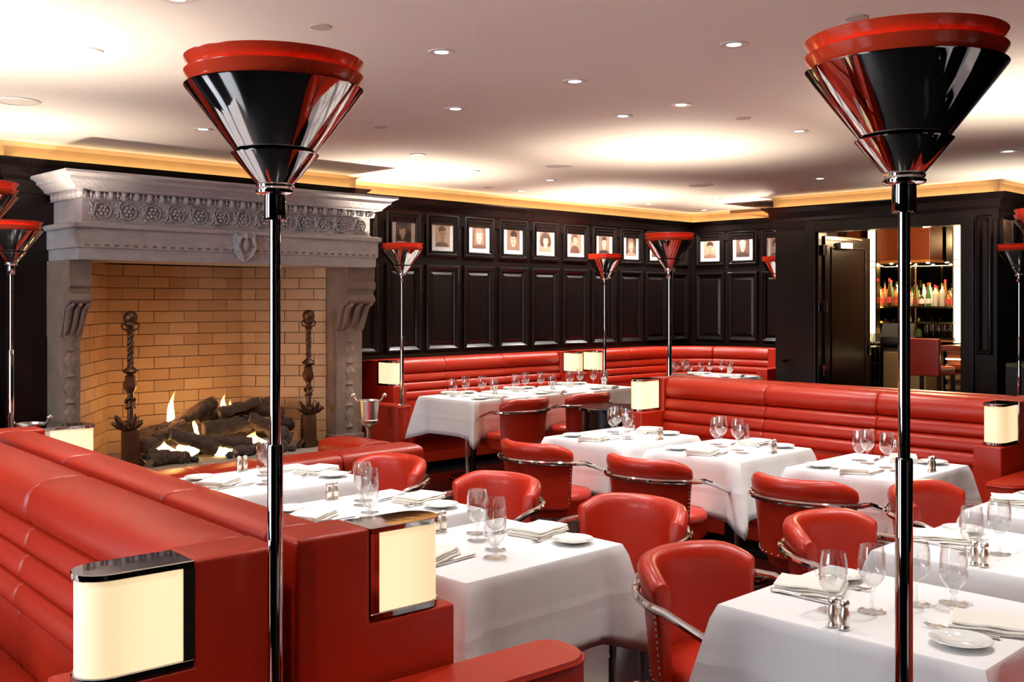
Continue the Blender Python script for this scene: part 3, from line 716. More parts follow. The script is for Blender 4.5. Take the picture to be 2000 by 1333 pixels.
def table(key, cx, cy, rz, wx, wy, desc, sp_side, settings=True, sides=('chair', 'booth')):
    """local y is the seat axis; seat at -y is sides[0]"""
    ca, sa = cos(rz), sin(rz)
    W = lambda x, y, z=.755: (cx + ca * x - sa * y, cy + sa * x + ca * y, z)
    t = thing('dining_table', 'pedestal ' + desc + ', under the white cloth', 'table', (cx, cy, 0), rz, 'dining tables')
    MB().box(-wx / 2, wx / 2, -wy / 2, wy / 2, .715, .748).build('tabletop', 'wood', t, smooth=0, bevel=.004)
    MB().lathe([(0, .02), (.03, .02), (.03, .715), (0, .715)], 16).build('post', 'black', t)
    MB().lathe([(0, 0), (.215, 0), (.22, .006), (.218, .014), (.2, .018), (.05, .022), (.03, .03), (0, .03)], 40).build('base_plate', 'dark_metal', t)
    MB().lathe([(.216, .0), (.224, .003), (.226, .010), (.222, .017), (.212, .018)], 40, cap=False).build('base_rim', 'chrome', t)
    o = cloth_mesh(wx, wy, .325, hash(key) % 97 if False else sum(map(ord, key))).build('tablecloth', 'cloth', None, 38, loc=(cx, cy, .753), rot=(0, 0, rz))
    md = o.modifiers.new('thickness', 'SOLIDIFY'); md.thickness = .003
    tag(o, 'white tablecloth draped over the ' + desc, 'tablecloth', 'white tablecloths')
    if not settings: return
    rnd = random.Random(key)
    j = lambda k=.012: rnd.uniform(-k, k)
    def put(me, nm, x, y, r, lab, cat, grp, z=.755):
        ob = link(nm, me, None, W(x, y, z), (0, 0, rz + r)); return tag(ob, lab, cat, grp)
    hy = wy / 2
    for sg, side in ((1, sides[0]), (-1, sides[1])):
        # sg=1: guest sits at -y; right hand is +x
        r0 = 0 if sg == 1 else pi
        S = lambda x, y: (x * sg, y * sg)
        d = ', ' + side + ' side, ' + desc
        x, y = S(.0 + j(), -hy + .105 + j()); put(ME_NAP, 'napkin', x, y, r0 + pi / 2 + rnd.uniform(-.25, .25) + .35, 'folded cream napkin' + d, 'napkin', 'folded napkins')
        x, y = S(-.185 + j(), -hy + .115 + j()); put(ME_PLATE, 'bread_plate', x, y, 0, 'small pale bread plate' + d, 'plate', 'bread plates')
        x, y = S(-.085 + j(.008), -hy + .15 + j(.008)); put(ME_FORK, 'fork', x, y, r0 + rnd.uniform(-.2, .2), 'steel fork' + d, 'fork', 'forks')
        x, y = S(.105 + j(.008), -hy + .14 + j(.008)); kx = thing('table_knife', 'steel table knife' + d, 'knife', W(x, y), rz + r0 + rnd.uniform(-.1, .25), 'table knives')
        link('handle', ME_KH, kx); link('blade', ME_KB, kx)
        x, y = S(.075 + j(.008), -.01 - .02 + j(.008)); put(ME_GOB['wine'], 'wine_glass', x, y, rnd.random() * 6, 'long-stemmed wine glass' + d, 'glass', 'wine glasses')
        x, y = S(.155 + j(.008), -.10 + j(.008)); put(ME_GOB['water'], 'water_goblet', x, y, rnd.random() * 6, 'short-stemmed cut water goblet' + d, 'glass', 'water goblets')
    for q in (-.017, .017):
        s = thing('silver_shaker', 'silver shaker of the pair, ' + desc, 'shaker', W(sp_side * (wx / 2 - .035), q + .02), rz, 'silver shakers on the ' + desc)
        link('body', ME_SB, s); link('cap', ME_SC, s)
Q = -pi / 2     # local +y -> +u
table('t3', 2.54, 2.74, Q, .63, .75, 'table beside the booth-end lamp in the middle', -1, sides=('booth', 'chair'))
table('t2', 2.62, 3.57, Q, .63, .75, 'second table along the left booth', -1, sides=('booth', 'chair'))
table('t1', 2.73, 4.54, Q, .63, .75, 'table next to the hearth bench', -1, sides=('booth', 'chair'))
table('t4', 5.25, 4.36, Q, .66, .75, 'table below the opal lamp of the centre booth', 1)
table('t5', 5.25, 3.53, Q, .64, .75, 'middle table of the centre booth', 1)
table('t6', 5.27, 2.61, Q, .64, .75, 'table behind the right chrome pole', 1)
table('t7', 2.86, 1.365, 0, .64, .75, 'front table in the lower right corner', -1, sides=('booth', 'chair'))
table('t8', 3.80, 1.365, 0, .64, .75, 'table just behind the lower right one', -1, sides=('booth', 'chair'))
table('t9', 4.74, 1.43, 0, .64, .75, 'table cut by the right edge', -1, sides=('booth', 'chair'))
table('t10', 6.47, 7.15, 0, .66, .76, 'wall-booth table by the champagne bucket', 1)
table('t11', 7.26, 7.15, 0, .66, .76, 'middle wall-booth table', 1)
table('t12', 8.05, 7.15, 0, .66, .76, 'wall-booth table by the twin lamps', 1)
table('t13', 10.35, 7.15, 0, .70, .76, 'far corner booth table', 1)
for k, (u, v) in enumerate(((.22, 2.8), (.26, 3.65), (.30, 4.5), (1.6, -1.2), (3.0, -1.2))):  # unseen tables added so their white cloths bounce light into the room
    table('n%d' % k, u, v, Q if v > 0 else 0, .64, .75, ('first', 'second', 'third', 'fourth', 'fifth')[k] + ' added bounce-light table outside the picture', 1, False)
# tray with spare glasses on the far corner table
t = thing('serving_tray', 'black serving tray with upturned glasses at the far corner booth', 'tray', (10.0, 7.42, .757))
MB().lathe([(0, 0), (.17, 0), (.18, .012), (.176, .012), (.166, .005), (0, .005)], 32).build('tray_dish', 'black', t)
for i in range(6):
    a = i * 1.05; o = link('wine_glass', ME_GOB['water' if i % 2 else 'wine'], None, (10.0 + .115 * cos(a), 7.42 + .115 * sin(a), .7625)); tag(o, 'spare glass standing on the black tray at the far corner', 'glass', 'glasses on the serving tray')

# black round console by the centre booth
t = thing('console_table', 'round black glossy console table behind the centre booth lamp', 'table', (6.93, 5.85, 0))
MB().lathe([(0, .69), (.29, .69), (.30, .695), (.30, .715), (.295, .72), (0, .72)], 48).build('top', 'floor_black', t)
MB().lathe([(0, .02), (.27, .02), (.27, .69), (0, .69)], 40).build('drum', 'wood', t)
MB().lathe([(.27, 0), (.29, 0), (.29, .03), (.27, .03)], 40, cap=False).build('kick_ring', 'chrome', t)

# ------------------------------------------------------------------ champagne buckets on stands
def bucket(u, v, lab):
    t = thing('champagne_bucket', lab, 'bucket', (u, v, 0), radians(-44), 'champagne bucket stands')
    MB().lathe([(0, 0), (.13, 0), (.13, .008), (.03, .03), (.02, .05), (.02, .47), (.03, .50), (.06, .515), (.085, .55), (.088, .565), (.085, .568)], 28).build('stand', 'silver', t)
    MB().lathe([(0, .535), (.075, .535), (.082, .57), (.098, .735), (.102, .738), (.102, .744), (.095, .742), (.078, .56), (0, .55)], 36).build('pail', 'silver', t)
    for s in (-1, 1):
        MB().tube([(s * .094, 0, .725), (s * .115, 0, .745), (s * .135, 0, .775)], .007, 8).build('handle_arm', 'silver', t)
        MB().ball((s * .142, 0, .786), .022).build('handle_ball', 'silver', t)
bucket(5.62, 7.62, 'silver champagne bucket on a stand right of the fireplace')
bucket(2.78, 7.90, 'silver champagne bucket at the left edge, only a ball handle showing')

# ------------------------------------------------------------------ fireplace
fp = thing('fireplace', 'monumental carved grey stone fireplace with brick-lined firebox', 'fireplace', (4.37, BV, 0))
FO = Vector((4.37, BV, 0))
def fpm(mb): mb.v = [tuple(Vector(p) - FO) for p in mb.v]; return mb
U0, U1, LV, HZ = 3.05, 5.77, 7.70, .32
def side_profile(name, prof, mat_, z_extra=0, bevel=0):
    """profile (out from BV toward the room, z), mitred round both ends"""
    rows = []
    for o, z in prof: rows.append([(U0 - o + .59, BV - .0, z), (U0 - o + .59, BV - o, z), (U1 + o - .59, BV - o, z), (U1 + o - .59, BV, z)])
    return fpm(MB().grid(rows)).build(name, mat_, fp, smooth=25)
side_profile('lintel', [(.58, 1.945), (.585, 1.96), (.585, 2.03), (.60, 2.035), (.60, 2.17), (.625, 2.185), (.625, 2.215), (.60, 2.225)], 'stone')
fr = side_profile('frieze', [(.555, 2.22), (.56, 2.225), (.555, 2.235), (.545, 2.24), (.545, 2.40), (.57, 2.405)], 'stone')
eggm = side_profile('egg_moulding', [(.56, 2.40), (.575, 2.402), (.575, 2.41), (.556, 2.413), (.556, 2.455), (.60, 2.460), (.615, 2.465)], 'stone')
side_profile('mantel_shelf', [(.60, 2.462), (.625, 2.465), (.63, 2.48), (.645, 2.495), (.67, 2.52), (.685, 2.525), (.69, 2.55), (.72, 2.565), (.735, 2.57), (.735, 2.59), (.60, 2.592)], 'stone')
# eggs and darts
egg = MB().ball((0, 0, 0), .029, 12, 8, (.85, .8, 1.15)).mesh('egg', 'stone', 60)
dart = MB().tube([(0, 0, .03), (0, -.012, 0), (0, 0, -.028)], [.004, .012, .003], 6).mesh('dart', 'stone', 60)
ring_ = MB().tube([(.034 * cos(a), 0, .034 * sin(a) * 1.2 + .002) for a in [pi * 1.02 + pi * .96 * i / 10 for i in range(11)]], .0065, 5).mesh('egg_cup', 'stone', 60)
ne = 27
for i in range(ne):
    u = U0 + .05 + (U1 - U0 - .1) * i / (ne - 1)
    link('egg', egg, eggm, tuple(Vector((u, BV - .576, 2.434)) - FO)); link('egg_cup', ring_, eggm, tuple(Vector((u, BV - .578, 2.440)) - FO))
    if i < ne - 1: link('dart', dart, eggm, tuple(Vector((u + .0505, BV - .572, 2.434)) - FO))
for i in range(7):
    v = BV - .06 - .52 * i / 6
    link('egg', egg, eggm, tuple(Vector((U0 + .018, v, 2.434)) - FO), (0, 0, -pi / 2)); link('dart', dart, eggm, tuple(Vector((U0 + .022, v - .04, 2.434)) - FO), (0, 0, -pi / 2))
# rosettes with scrolling stems on the frieze
def rosette():
    m = MB(); m.tube([(.052 * cos(a), 0, .052 * sin(a)) for a in [2 * pi * i / 24 for i in range(24)]], .009, 6, True)
    for k in range(6): a = k * pi / 3; m.ball((.026 * cos(a), -.004, .026 * sin(a)), .013, 8, 6, (1, .7, 1))
    m.ball((0, -.008, 0), .011, 8, 6); return m.mesh('rosette', 'stone', 60)
def scroll():
    m = MB(); m.tube([(-.095, 0, -.055), (-.075, -.004, -.01), (-.06, -.004, .045), (-.02, 0, .066), (.0, 0, .05)], [.006, .010, .011, .008, .004], 6)
    m.tube([(-.1, 0, .06), (-.085, -.004, .035), (-.088, -.004, -.0), (-.07, 0, -.05), (-.04, 0, -.066)], [.004, .009, .010, .009, .004], 6)
    for x, z in ((-.105, .02), (-.1, -.03), (-.07, .06), (-.06, -.062)): m.ball((x, -.003, z), .012, 7, 5, (1.2, .6, .8))
    return m.mesh('scroll', 'stone', 60)
ME_RO, ME_SCR = rosette(), scroll(); nr = 13
for i in range(nr):
    u = U0 + .2 + (U1 - U0 - .36) * i / (nr - 1); p = tuple(Vector((u, BV - .547, 2.318)) - FO)
    o = link('rosette', ME_RO, fr, p); o.scale = (1.12, 2.2, 1.12); o = link('scroll', ME_SCR, fr, p); o.scale = (1, 2.2, 1)
    if i % 2: o.scale = (1, 2.2, -1)
m = MB()
for i in range(36):
    u = U0 + .06 + (U1 - U0 - .1) * i / 35
    for k in (-.012, 0, .012): m.box(u + k - .0035, u + k + .0035, BV - .6045, BV - .598, 2.045, 2.062)
fpm(m).build('bead_row', 'stone_dark', fp, smooth=0)['kind'] = 'stuff'
# crest
m = MB(); cu, cv, cz = 4.40, BV - .60, 2.085
out = [(-.095, .115), (-.05, .10), (0, .125), (.05, .10), (.095, .115), (.105, .05), (.085, .01), (.09, -.04), (.05, -.10), (0, -.13), (-.05, -.10), (-.09, -.04), (-.085, .01), (-.105, .05)]
n = len(out); vs = [(cu + a, cv, cz + b) for a, b in out] + [(cu + a * .92, cv - .04, cz + b * .92) for a, b in out] + [(cu + a * .66, cv - .05, cz + b * .66) for a, b in out] + [(cu + a * .58, cv - .034, cz + b * .58) for a, b in out]
fs = [(k * n + i, k * n + (i + 1) % n, (k + 1) * n + (i + 1) % n, (k + 1) * n + i) for k in range(3) for i in range(n)] + [tuple(3 * n + i for i in range(n))]
m.add(vs, fs); cr_ = fpm(m).build('crest', 'stone', fp, smooth=40)
m = MB()
for s in (-1, 1): m.tube([(cu + s * .09, cv - .03, cz + .11), (cu + s * .06, cv - .06, cz + .06), (cu + s * .085, cv - .055, cz), (cu + s * .045, cv - .06, cz - .07), (cu + s * .01, cv - .04, cz - .115)], [.01, .016, .015, .014, .006], 8)
m.ball((cu, cv - .045, cz + .01), .04, 10, 8, (.8, .5, 1.3)); m.ball((cu, cv - .05, cz + .085), .025, 8, 6, (1, .6, 1.2))
fpm(m).build('crest_carving', 'stone', cr_, smooth=60)
# jambs, corbels, bases
def jamb(ua, ub, s):
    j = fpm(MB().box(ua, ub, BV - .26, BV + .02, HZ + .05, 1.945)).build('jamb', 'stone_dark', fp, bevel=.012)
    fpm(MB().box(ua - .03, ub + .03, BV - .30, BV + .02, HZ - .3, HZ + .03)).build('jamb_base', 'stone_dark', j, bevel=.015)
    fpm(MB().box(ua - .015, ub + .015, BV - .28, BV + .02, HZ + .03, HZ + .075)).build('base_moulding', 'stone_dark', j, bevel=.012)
    uc = (ua + ub) / 2; m = MB()
    fv = BV - .26
    for k in range(5):
        zb = HZ + .14 + k * .2
        m.lathe([(.0, 0), (.045, .0), (.03, .02), (.018, .05), (.05, .10), (.055, .13), (.03, .16), (.04, .18), (0, .18)], 10, (0, 0, 0))
        for q in range(9 * 10): x, y, z = m.v[-(q + 1)]; m.v[-(q + 1)] = (uc + x, fv - abs(y) * .35 - .001 if y < 0 else fv + .01, zb + z)
    fpm(m).build('carved_ornament', 'stone_dark', j, smooth=50)
    hw = (ub - ua) / 2; pr = [(.0, 1.36), (.03, 1.40), (.06, 1.47), (.09, 1.55), (.13, 1.60), (.175, 1.615), (.20, 1.645), (.19, 1.68), (.165, 1.70), (.17, 1.73), (.20, 1.75), (.205, 1.80), (.18, 1.83), (.19, 1.86), (.19, 1.945), (-.3, 1.945), (-.3, 1.36)]
    n = len(pr); vs = [(ua - .004, fv - o, z) for o, z in pr] + [(ub + .004, fv - o, z) for o, z in pr]
    c_ = fpm(MB().add(vs, [tuple(range(n)), tuple(range(2 * n - 1, n - 1, -1))] + [(i, (i + 1) % n, n + (i + 1) % n, n + i) for i in range(n)])).build('corbel', 'stone_dark', j, smooth=45)
    m = MB()
    for q in (-.6, 0, .6):
        m.tube([(uc + q * hw, fv - .01, 1.38), (uc + q * hw * 1.1, fv - .075, 1.47), (uc + q * hw * 1.2, fv - .13, 1.585), (uc + q * hw * 1.25, fv - .20, 1.61)], [.012, .024, .026, .012], 8)
    fpm(m).build('corbel_leaf', 'stone_dark', c_, smooth=60) if False else fpm(m).build('corbel_leaf', 'stone_dark', j, smooth=60)
jamb(3.045, 3.20, -1); jamb(5.556, 5.85, 1)
# firebox floor and brick lining
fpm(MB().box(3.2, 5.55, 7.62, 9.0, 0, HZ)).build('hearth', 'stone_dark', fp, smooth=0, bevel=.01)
BB = [(3.20, 8.12), (3.74, 8.86), (5.06, 8.86), (5.57, 8.20)]   # plan of the lining
bh, bw, gap = .1025, .285, .005
brick = {}
def brick_mesh(L, mt):
    k = (round(L, 3), mt)
    if k not in brick: brick[k] = MB().box(-L / 2, L / 2, -.02, .0, 0, bh - gap).mesh('brick', mt, 0, .0025, 1)
    return brick[k]
rb = random.Random(2)
for wi, ((ax, ay), (bx, by)) in enumerate(zip(BB[:-1], BB[1:])):
    L = math.hypot(bx - ax, by - ay); dx, dy = (bx - ax) / L, (by - ay) / L; ang = math.atan2(dy, dx)
    nx, ny = dy, -dx
    bk = MB(); bk.add([(ax, ay, HZ), (bx, by, HZ), (bx, by, 2.05), (ax, ay, 2.05), (ax - nx * .06, ay - ny * .06, HZ), (bx - nx * .06, by - ny * .06, HZ), (bx - nx * .06, by - ny * .06, 2.05), (ax - nx * .06, ay - ny * .06, 2.05)], [(0, 1, 2, 3), (4, 7, 6, 5), (0, 4, 5, 1), (1, 5, 6, 2), (2, 6, 7, 3), (3, 7, 4, 0)])
    wallp = fpm(bk).build('firebox_back' if wi == 1 else 'firebox_side', 'mortar', fp, smooth=0)
    for r in range(17):
        z = HZ + .0 + r * bh
        if z + bh > 2.05: break
        s = -(bw / 2 if r % 2 else 0)
        while s < L - .01:
            a, b = max(s, 0), min(s + bw, L); s += bw
            l = b - a - gap
            if l < .025: continue
            c = (a + b) / 2; pos = Vector((ax + dx * c + nx * .012 * rb.uniform(.6, 1), ay + dy * c + ny * .012 * rb.uniform(.6, 1), z)) - FO
            link('brick', brick_mesh(l, 'brick%d' % rb.randrange(4)), wallp, tuple(pos), (0, 0, ang))
fpm(MB().box(3.18, 5.58, 8.05, 9.05, 2.05, 2.1)).build('firebox_ceiling', 'mortar', fp, smooth=0)
# andirons
def andiron(u, v, lab, s):
    t = thing('andiron', lab, 'andiron', (u, v, HZ), 0, 'wrought iron firedogs')
    MB().box(-.06, .06, -.05, .05, .0, .30).build('foot_block', 'iron', t, bevel=.02)
    m = MB(); m.tube([(-.11, 0, .012), (-.06, 0, .06), (0, 0, .10), (.06, 0, .06), (.11, 0, .012)], [.02, .028, .03, .028, .02], 8); m.build('feet', 'iron', t)
    m = MB()
    for k in range(9): a = 2 * pi * k / 9; m.tube([(s * .02, 0, .30), (s * .02 + .07 * cos(a), .06 * sin(a), .335 + .01 * (k % 2)), (s * .02 + .125 * cos(a), .10 * sin(a), .36 + .05 * (k % 2))], [.02, .03, .010], 7)
    m.ball((s * .02, 0, .315), .05, 10, 6, (1.6, 1.2, .5)); m.build('leaf_cup', 'iron', t, smooth=60)
    MB().tube([(0, 0, .30), (0, 0, .70)], .024, 10).build('lower_shaft', 'iron', t)
    m = MB()
    for a0 in (0, pi): m.tube([(.033 * cos(a0 + q * 1.4 * pi), .033 * sin(a0 + q * 1.4 * pi), .47 + .09 * q) for q in [i / 8 for i in range(9)]], .014, 7)
    m.build('knot', 'iron', t, smooth=60)
    m = MB(); m.lathe([(.02, .58), (.05, .62), (.055, .66), (.04, .70), (.045, .72), (.02, .74)], 5); m.build('leaf_collar', 'iron', t, smooth=30)
    MB().lathe([(.02, .735), (.055, .752), (.06, .762), (.055, .772), (.025, .795), (.02, .80)], 18).build('disc_collar', 'iron', t)
    m = MB()
    for k in range(3): m.tube([(.014 * cos(2 * pi * k / 3 + q * 14), .014 * sin(2 * pi * k / 3 + q * 14), .79 + .28 * q) for q in [i / 40 for i in range(41)]], .0125, 6)
    m.build('twisted_shaft', 'iron', t, smooth=60)
    MB().lathe([(.02, 1.06), (.035, 1.075), (.022, 1.09), (.03, 1.11), (.05, 1.13), (.045, 1.15)], 18).build('neck', 'iron', t)
    for q in (-1, 1): MB().tube([(q * .03, 0, 1.09), (q * .06, 0, 1.095), (q * .072, 0, 1.12), (q * .055, 0, 1.145), (q * .042, 0, 1.135)], [.008, .008, .007, .006, .008], 7).build('scroll_ear', 'iron', t)
    MB().ball((0, 0, 1.185), .055, 20, 14).build('ball_finial', 'iron', t)
andiron(3.57, 7.98, 'tall twisted iron andiron with ball top, left of the fire', -1)
andiron(5.22, 7.98, 'tall twisted iron andiron with ball top, right of the fire', 1)
# logs
def log(p0, p1, r, seed, lab):
    rnd = random.Random(seed); p0, p1 = Vector(p0), Vector(p1); n = 8
    c = (p0 + p1) / 2; t = thing('log', lab, 'log', tuple(c), 0, 'logs on the fire')
    pts = [p0 + (p1 - p0) * (i / n) - c + Vector((rnd.uniform(-.008, .008), rnd.uniform(-.008, .008), rnd.uniform(-.008, .008))) for i in range(n + 1)]
    pts2 = [pts[0] + (pts[-1] - pts[0]) * (i / 18) + Vector((0, 0, .006 * sin(i))) for i in range(19)]
    mb = MB().tube(pts2, [r * rnd.uniform(.9, 1.08) for _ in pts2], 13); mb.v = [(x + rnd.uniform(-.005, .005), y + rnd.uniform(-.005, .005), z + rnd.uniform(-.005, .005)) for x, y, z in mb.v]
    mb.build('bark', 'bark', t, smooth=20)
    for q, s in ((pts[0], (pts[0] - pts[1]).normalized()), (pts[-1], (pts[-1] - pts[-2]).normalized())):
        MB().tube([q - s * .01, q + s * .006], r * .86, 11).build('cut_end', 'log_end', t, smooth=30)
LG = [((3.68, 8.02, .46), (4.12, 8.2, .60), .055, 'charred log leaning from the left andiron'), ((3.75, 8.35, .38), (4.35, 8.1, .42), .06, 'charred log lying low at the left of the fire'), ((3.95, 8.25, .56), (4.42, 8.2, .77), .055, 'log tilted upward in the middle of the fire'),
      ((3.95, 8.05, .55), (4.3, 7.95, .40), .055, 'log crossing down toward the bench, left of middle'), ((4.15, 8.0, .48), (4.62, 7.98, .42), .05, 'pale-edged log lying across the front of the fire'), ((4.3, 8.3, .62), (4.72, 8.25, .69), .055, 'log stacked high behind the middle of the fire'),
      ((4.25, 8.1, .55), (4.72, 8.15, .56), .07, 'thick log with a round cut end in the middle'), ((4.62, 8.2, .70), (5.05, 8.15, .64), .055, 'log lying on top at the right of the fire'), ((4.7, 8.1, .62), (5.05, 8.0, .42), .06, 'thick log sloping down at the right of the fire'),
      ((4.8, 8.35, .50), (5.2, 8.2, .52), .06, 'log at the far right end of the fire'), ((4.35, 8.35, .40), (5.0, 8.4, .40), .06, 'log lying at the back of the hearth'), ((3.72, 7.98, .40), (3.98, 7.9, .37), .05, 'short log stub by the left andiron'), ((4.85, 8.42, .68), (5.1, 8.3, .74), .04, 'thin log poking up at the right')]
LG += [((3.66, 8.2, .50), (3.98, 8.35, .56), .05, 'short log behind the left andiron'), ((3.70, 7.9, .36), (4.05, 8.0, .36), .055, 'log lying in front at the left end'), ((4.45, 7.92, .36), (4.95, 7.95, .37), .045, 'low log along the front right of the fire'),
       ((4.42, 8.12, .68), (4.78, 8.08, .76), .045, 'forked log on top of the middle stack'), ((5.0, 8.1, .44), (5.18, 8.35, .48), .055, 'short log beside the right andiron'), ((4.1, 8.42, .44), (4.4, 8.38, .58), .05, 'log standing behind the tall flame')]
for i, (a, b, r, lab) in enumerate(LG): log(a, b, r, i, lab)
m = MB(); rr = random.Random(9)
for k in range(70): m.ball((rr.uniform(3.72, 5.05), rr.uniform(7.85, 8.45), HZ + .02), rr.uniform(.018, .035), 6, 4, (1.2, 1.2, .9))
tag(m.build('embers', 'ember', None, smooth=0), 'dark lava rock and embers under the logs', 'embers', None, 'stuff')
def flame(u, v, z, h, r, mt, lab, lean=0):
    m = MB(); rows = []
    for i in range(13):
        q = i / 12; rad = r * (sin(pi * min(1, .22 + q * .78)) ** 1.2) * (1 - q * .5) + .0015
        cx = lean * h * q * q + .22 * r * sin(q * 7); rows.append([(cx + rad * cos(a) * (1 + .15 * sin(3 * a + 6 * q)), rad * .6 * sin(a), h * q) for a in [2 * pi * k / 12 for k in range(12)]])
    m.grid(rows); o = m.build('flame', mt, None, smooth=80, loc=(u, v, z)); tag(o, lab, 'flame', 'flames of the fire')
for a in ((4.02, 8.24, .50, .40, .042, 'flame', 'tall bright yellow flame left of the middle', .14), (3.92, 8.14, .34, .17, .10, 'flame', 'low bright flame under the left logs'), (4.08, 8.08, .34, .15, .11, 'flame', 'low bright flame between crossed logs', .2), (4.27, 8.24, .46, .20, .03, 'flame', 'small flame at the middle of the fire', -.2),
          (4.40, 8.02, .33, .09, .12, 'flame', 'low flame under the front log'), (4.74, 8.10, .33, .17, .13, 'flame', 'broad pale flame at the right with a dark arch of logs'), (4.60, 8.40, .60, .22, .035, 'flame', 'faint thin flame behind the top logs', .1), (4.70, 8.42, .58, .18, .03, 'flame', 'faintest flame behind the top logs', -.1), (4.83, 7.96, .33, .10, .05, 'flame_blue', 'small blue gas flame at the right'), (4.92, 7.96, .33, .08, .04, 'flame_blue', 'smaller blue gas flame further right')): flame(*a)
for p, k in (((4.05, 8.2, .80), 1), ((4.62, 8.25, .86), .6), ((4.0, 8.05, .42), .25), ((4.7, 8.02, .42), .25)):
    light('firelight', 'POINT', p, FIRE_W * k, (1, .50, .16), shadow_soft_size=.07)
# upholstered hearth bench
t = thing('hearth_bench', 'low red leather fender bench wrapping the hearth', 'bench', (4.37, 6.6, 0))
SEC = [(0, .33), (0, .40), (.02, .435), (.08, .452), (.2, .458), (.32, .452), (.38, .435), (.40, .40), (.40, .33)]
def bcush(path, s0, s1, nm): mm = sweep_cushion(path, SEC, s0, s1, .03, 3); mm.v = [(x - 4.37, y - 6.6, z) for x, y, z in mm.v]; mm.build(nm, 'leather', t, smooth=50)
fpath = straight(2.94, 6.60, 1, 0, 0, 1)
for a, b in ((0, .54), (.54, 1.10), (1.10, 1.70), (1.70, 2.50)): bcush(fpath, a, b, 'front_cushion')
bcush(straight(5.04, 7.0, 0, 1, 1, 0), 0, .58, 'side_cushion'); bcush(straight(2.94, 7.0, 0, 1, 1, 0), 0, .58, 'side_cushion')
for b in ((2.98, 5.40, 6.65, 6.98), (5.08, 5.40, 6.98, 7.56), (2.98, 3.30, 6.98, 7.56)): MB().box(b[0] - 4.37, b[1] - 4.37, b[2] - 6.6, b[3] - 6.6, 0, .335).build('base', 'leather', t, smooth=0)

# ------------------------------------------------------------------ doorway and bar
d1 = struct(MB().box(0, .85, -.022, .022, .01, 2.38).build('door_1', 'wood', smooth=0, bevel=.003, loc=(DU + .10, OV1 - .03, 0), rot=(0, 0, radians(-8))))
lp = lambda a, z, o: (a, -.022 - o, z)
frame_loop(lp, .10, .76, .16, 2.26, [(0, 0), (0, .008), (.012, .012), (.022, .006), (.026, 0)]).build('panel_moulding', 'wood', d1, smooth=25)
for z in (.25, .85, 1.58, 2.22): MB().box(-.05, .012, -.045, -.02, z - .06, z + .06).build('hinge', 'chrome', d1, smooth=0, bevel=.004)
MB().box(.22, .44, -.075, -.022, 2.24, 2.31).build('door_closer', 'silver', d1, smooth=0, bevel=.006)
MB().tube([(.33, -.05, 2.32), (.55, -.12, 2.345), (.10, -.14, 2.36)], .007, 6).build('closer_arm', 'silver', d1)
MB().box(.78, .80, -.07, -.02, 1.0, 1.12).build('door_handle', 'chrome', d1, smooth=0, bevel=.006)
m = MB()
for a, b in ((OV1, OV1 + .13), (OV0 - .13, OV0)): m.box(DU - .03, DU, a, b, 0, OZ + .13)
m.box(DU - .03, DU, OV0, OV1, OZ, OZ + .13)
struct(m.build('trim_door_casing', 'wood', smooth=0, bevel=.008))
m = MB()
for a, b in ((OV1 + .005, OV1 + .02), (OV0 - .02, OV0 - .005)): m.box(DU, DU + .18, a - .03, b + .0, 0, OZ)
struct(m.build('trim_door_jamb', 'wood', smooth=0))
wd = D.objects['wall_door_side']
frame_loop(lambda a, z, o: (DU - o, a, z), DV0 + .04, OV0 - .16, 1.1, 2.5, MOULD[:5] + [(.05, 0)]).build('panel_moulding', 'wood', wd, smooth=30)
MB().box(DU - .16, DU - .03, 6.36, 6.44, .94, .965).build('shelf_bracket', 'wood', wd, smooth=0)
# bar back wall, cabinets, mirror, columns
bw_ = struct(MB().box(13.25, 13.3, 4.14, 7.3, 0, CZ).build('wall_bar_back', 'mirror_dark', smooth=0))
struct(MB().box(10.87, 13.3, 4.14, 7.3, 2.72, 2.76).build('ceiling_bar', 'amber_wood', smooth=0))
t = thing('bar_cabinet', 'upper mahogany cabinet above the bar bottles', 'cabinet', (13.0, 6.15, 2.16))
for a, b in ((5.66, 6.02), (6.03, 6.40), (6.41, 6.78)): MB().box(-.18, .2, a - 6.15, b - 6.15, 0, .50).build('cabinet_door', 'mahogany', t, smooth=0, bevel=.006)
MB().box(-.2, .22, -.5, .64, -.03, .0).build('underside', 'amber_wood', t, smooth=0)
for i in range(8): o = MB().lathe([(0, -.008), (.022, -.008), (.022, 0), (0, 0)], 10).build('puck_light', 'bulb', None, loc=(12.9, 5.0 + i * .24, 2.125)); tag(o, 'tiny bright puck light under the bar cabinet', 'light', 'puck lights above the bottles')
for v, lab, u, ww, z0, z1 in ((5.34, 'tall glowing backlit column right of the bottles', 12.95, .065, 1.12, 2.62), (6.37, 'tall glowing backlit column beside the open door', 12.75, .06, 1.12, 2.62), (5.78, 'thin glowing column between the bottle shelves', 13.2, .025, 2.14, 2.62)):
    t = thing('light_column', lab, 'light', (u, v, z0), 0, 'backlit columns of the bar')
    MB().box(-.04, .04, -ww, ww, 0, z1 - z0).build('glowing_panel', 'column_light', t, smooth=0)
    for s in (-1, 1): MB().box(-.05, .05, s * ww - .008, s * ww + .008, 0, z1 - z0).build('brass_edge', 'brass', t, smooth=0)
    for z in (.95, 1.03): 
        if z < z1 - z0: MB().box(-.046, -.04, -ww, ww, z, z + .008).build('brass_band', 'brass', t, smooth=0)
MB().box(12.9, 13.2, 4.2, 5.22, .0, 2.62).build('bar_side_panel', 'amber_wood', smooth=0); tag(D.objects['bar_side_panel'], 'amber wood panel right of the glowing column', 'panel')
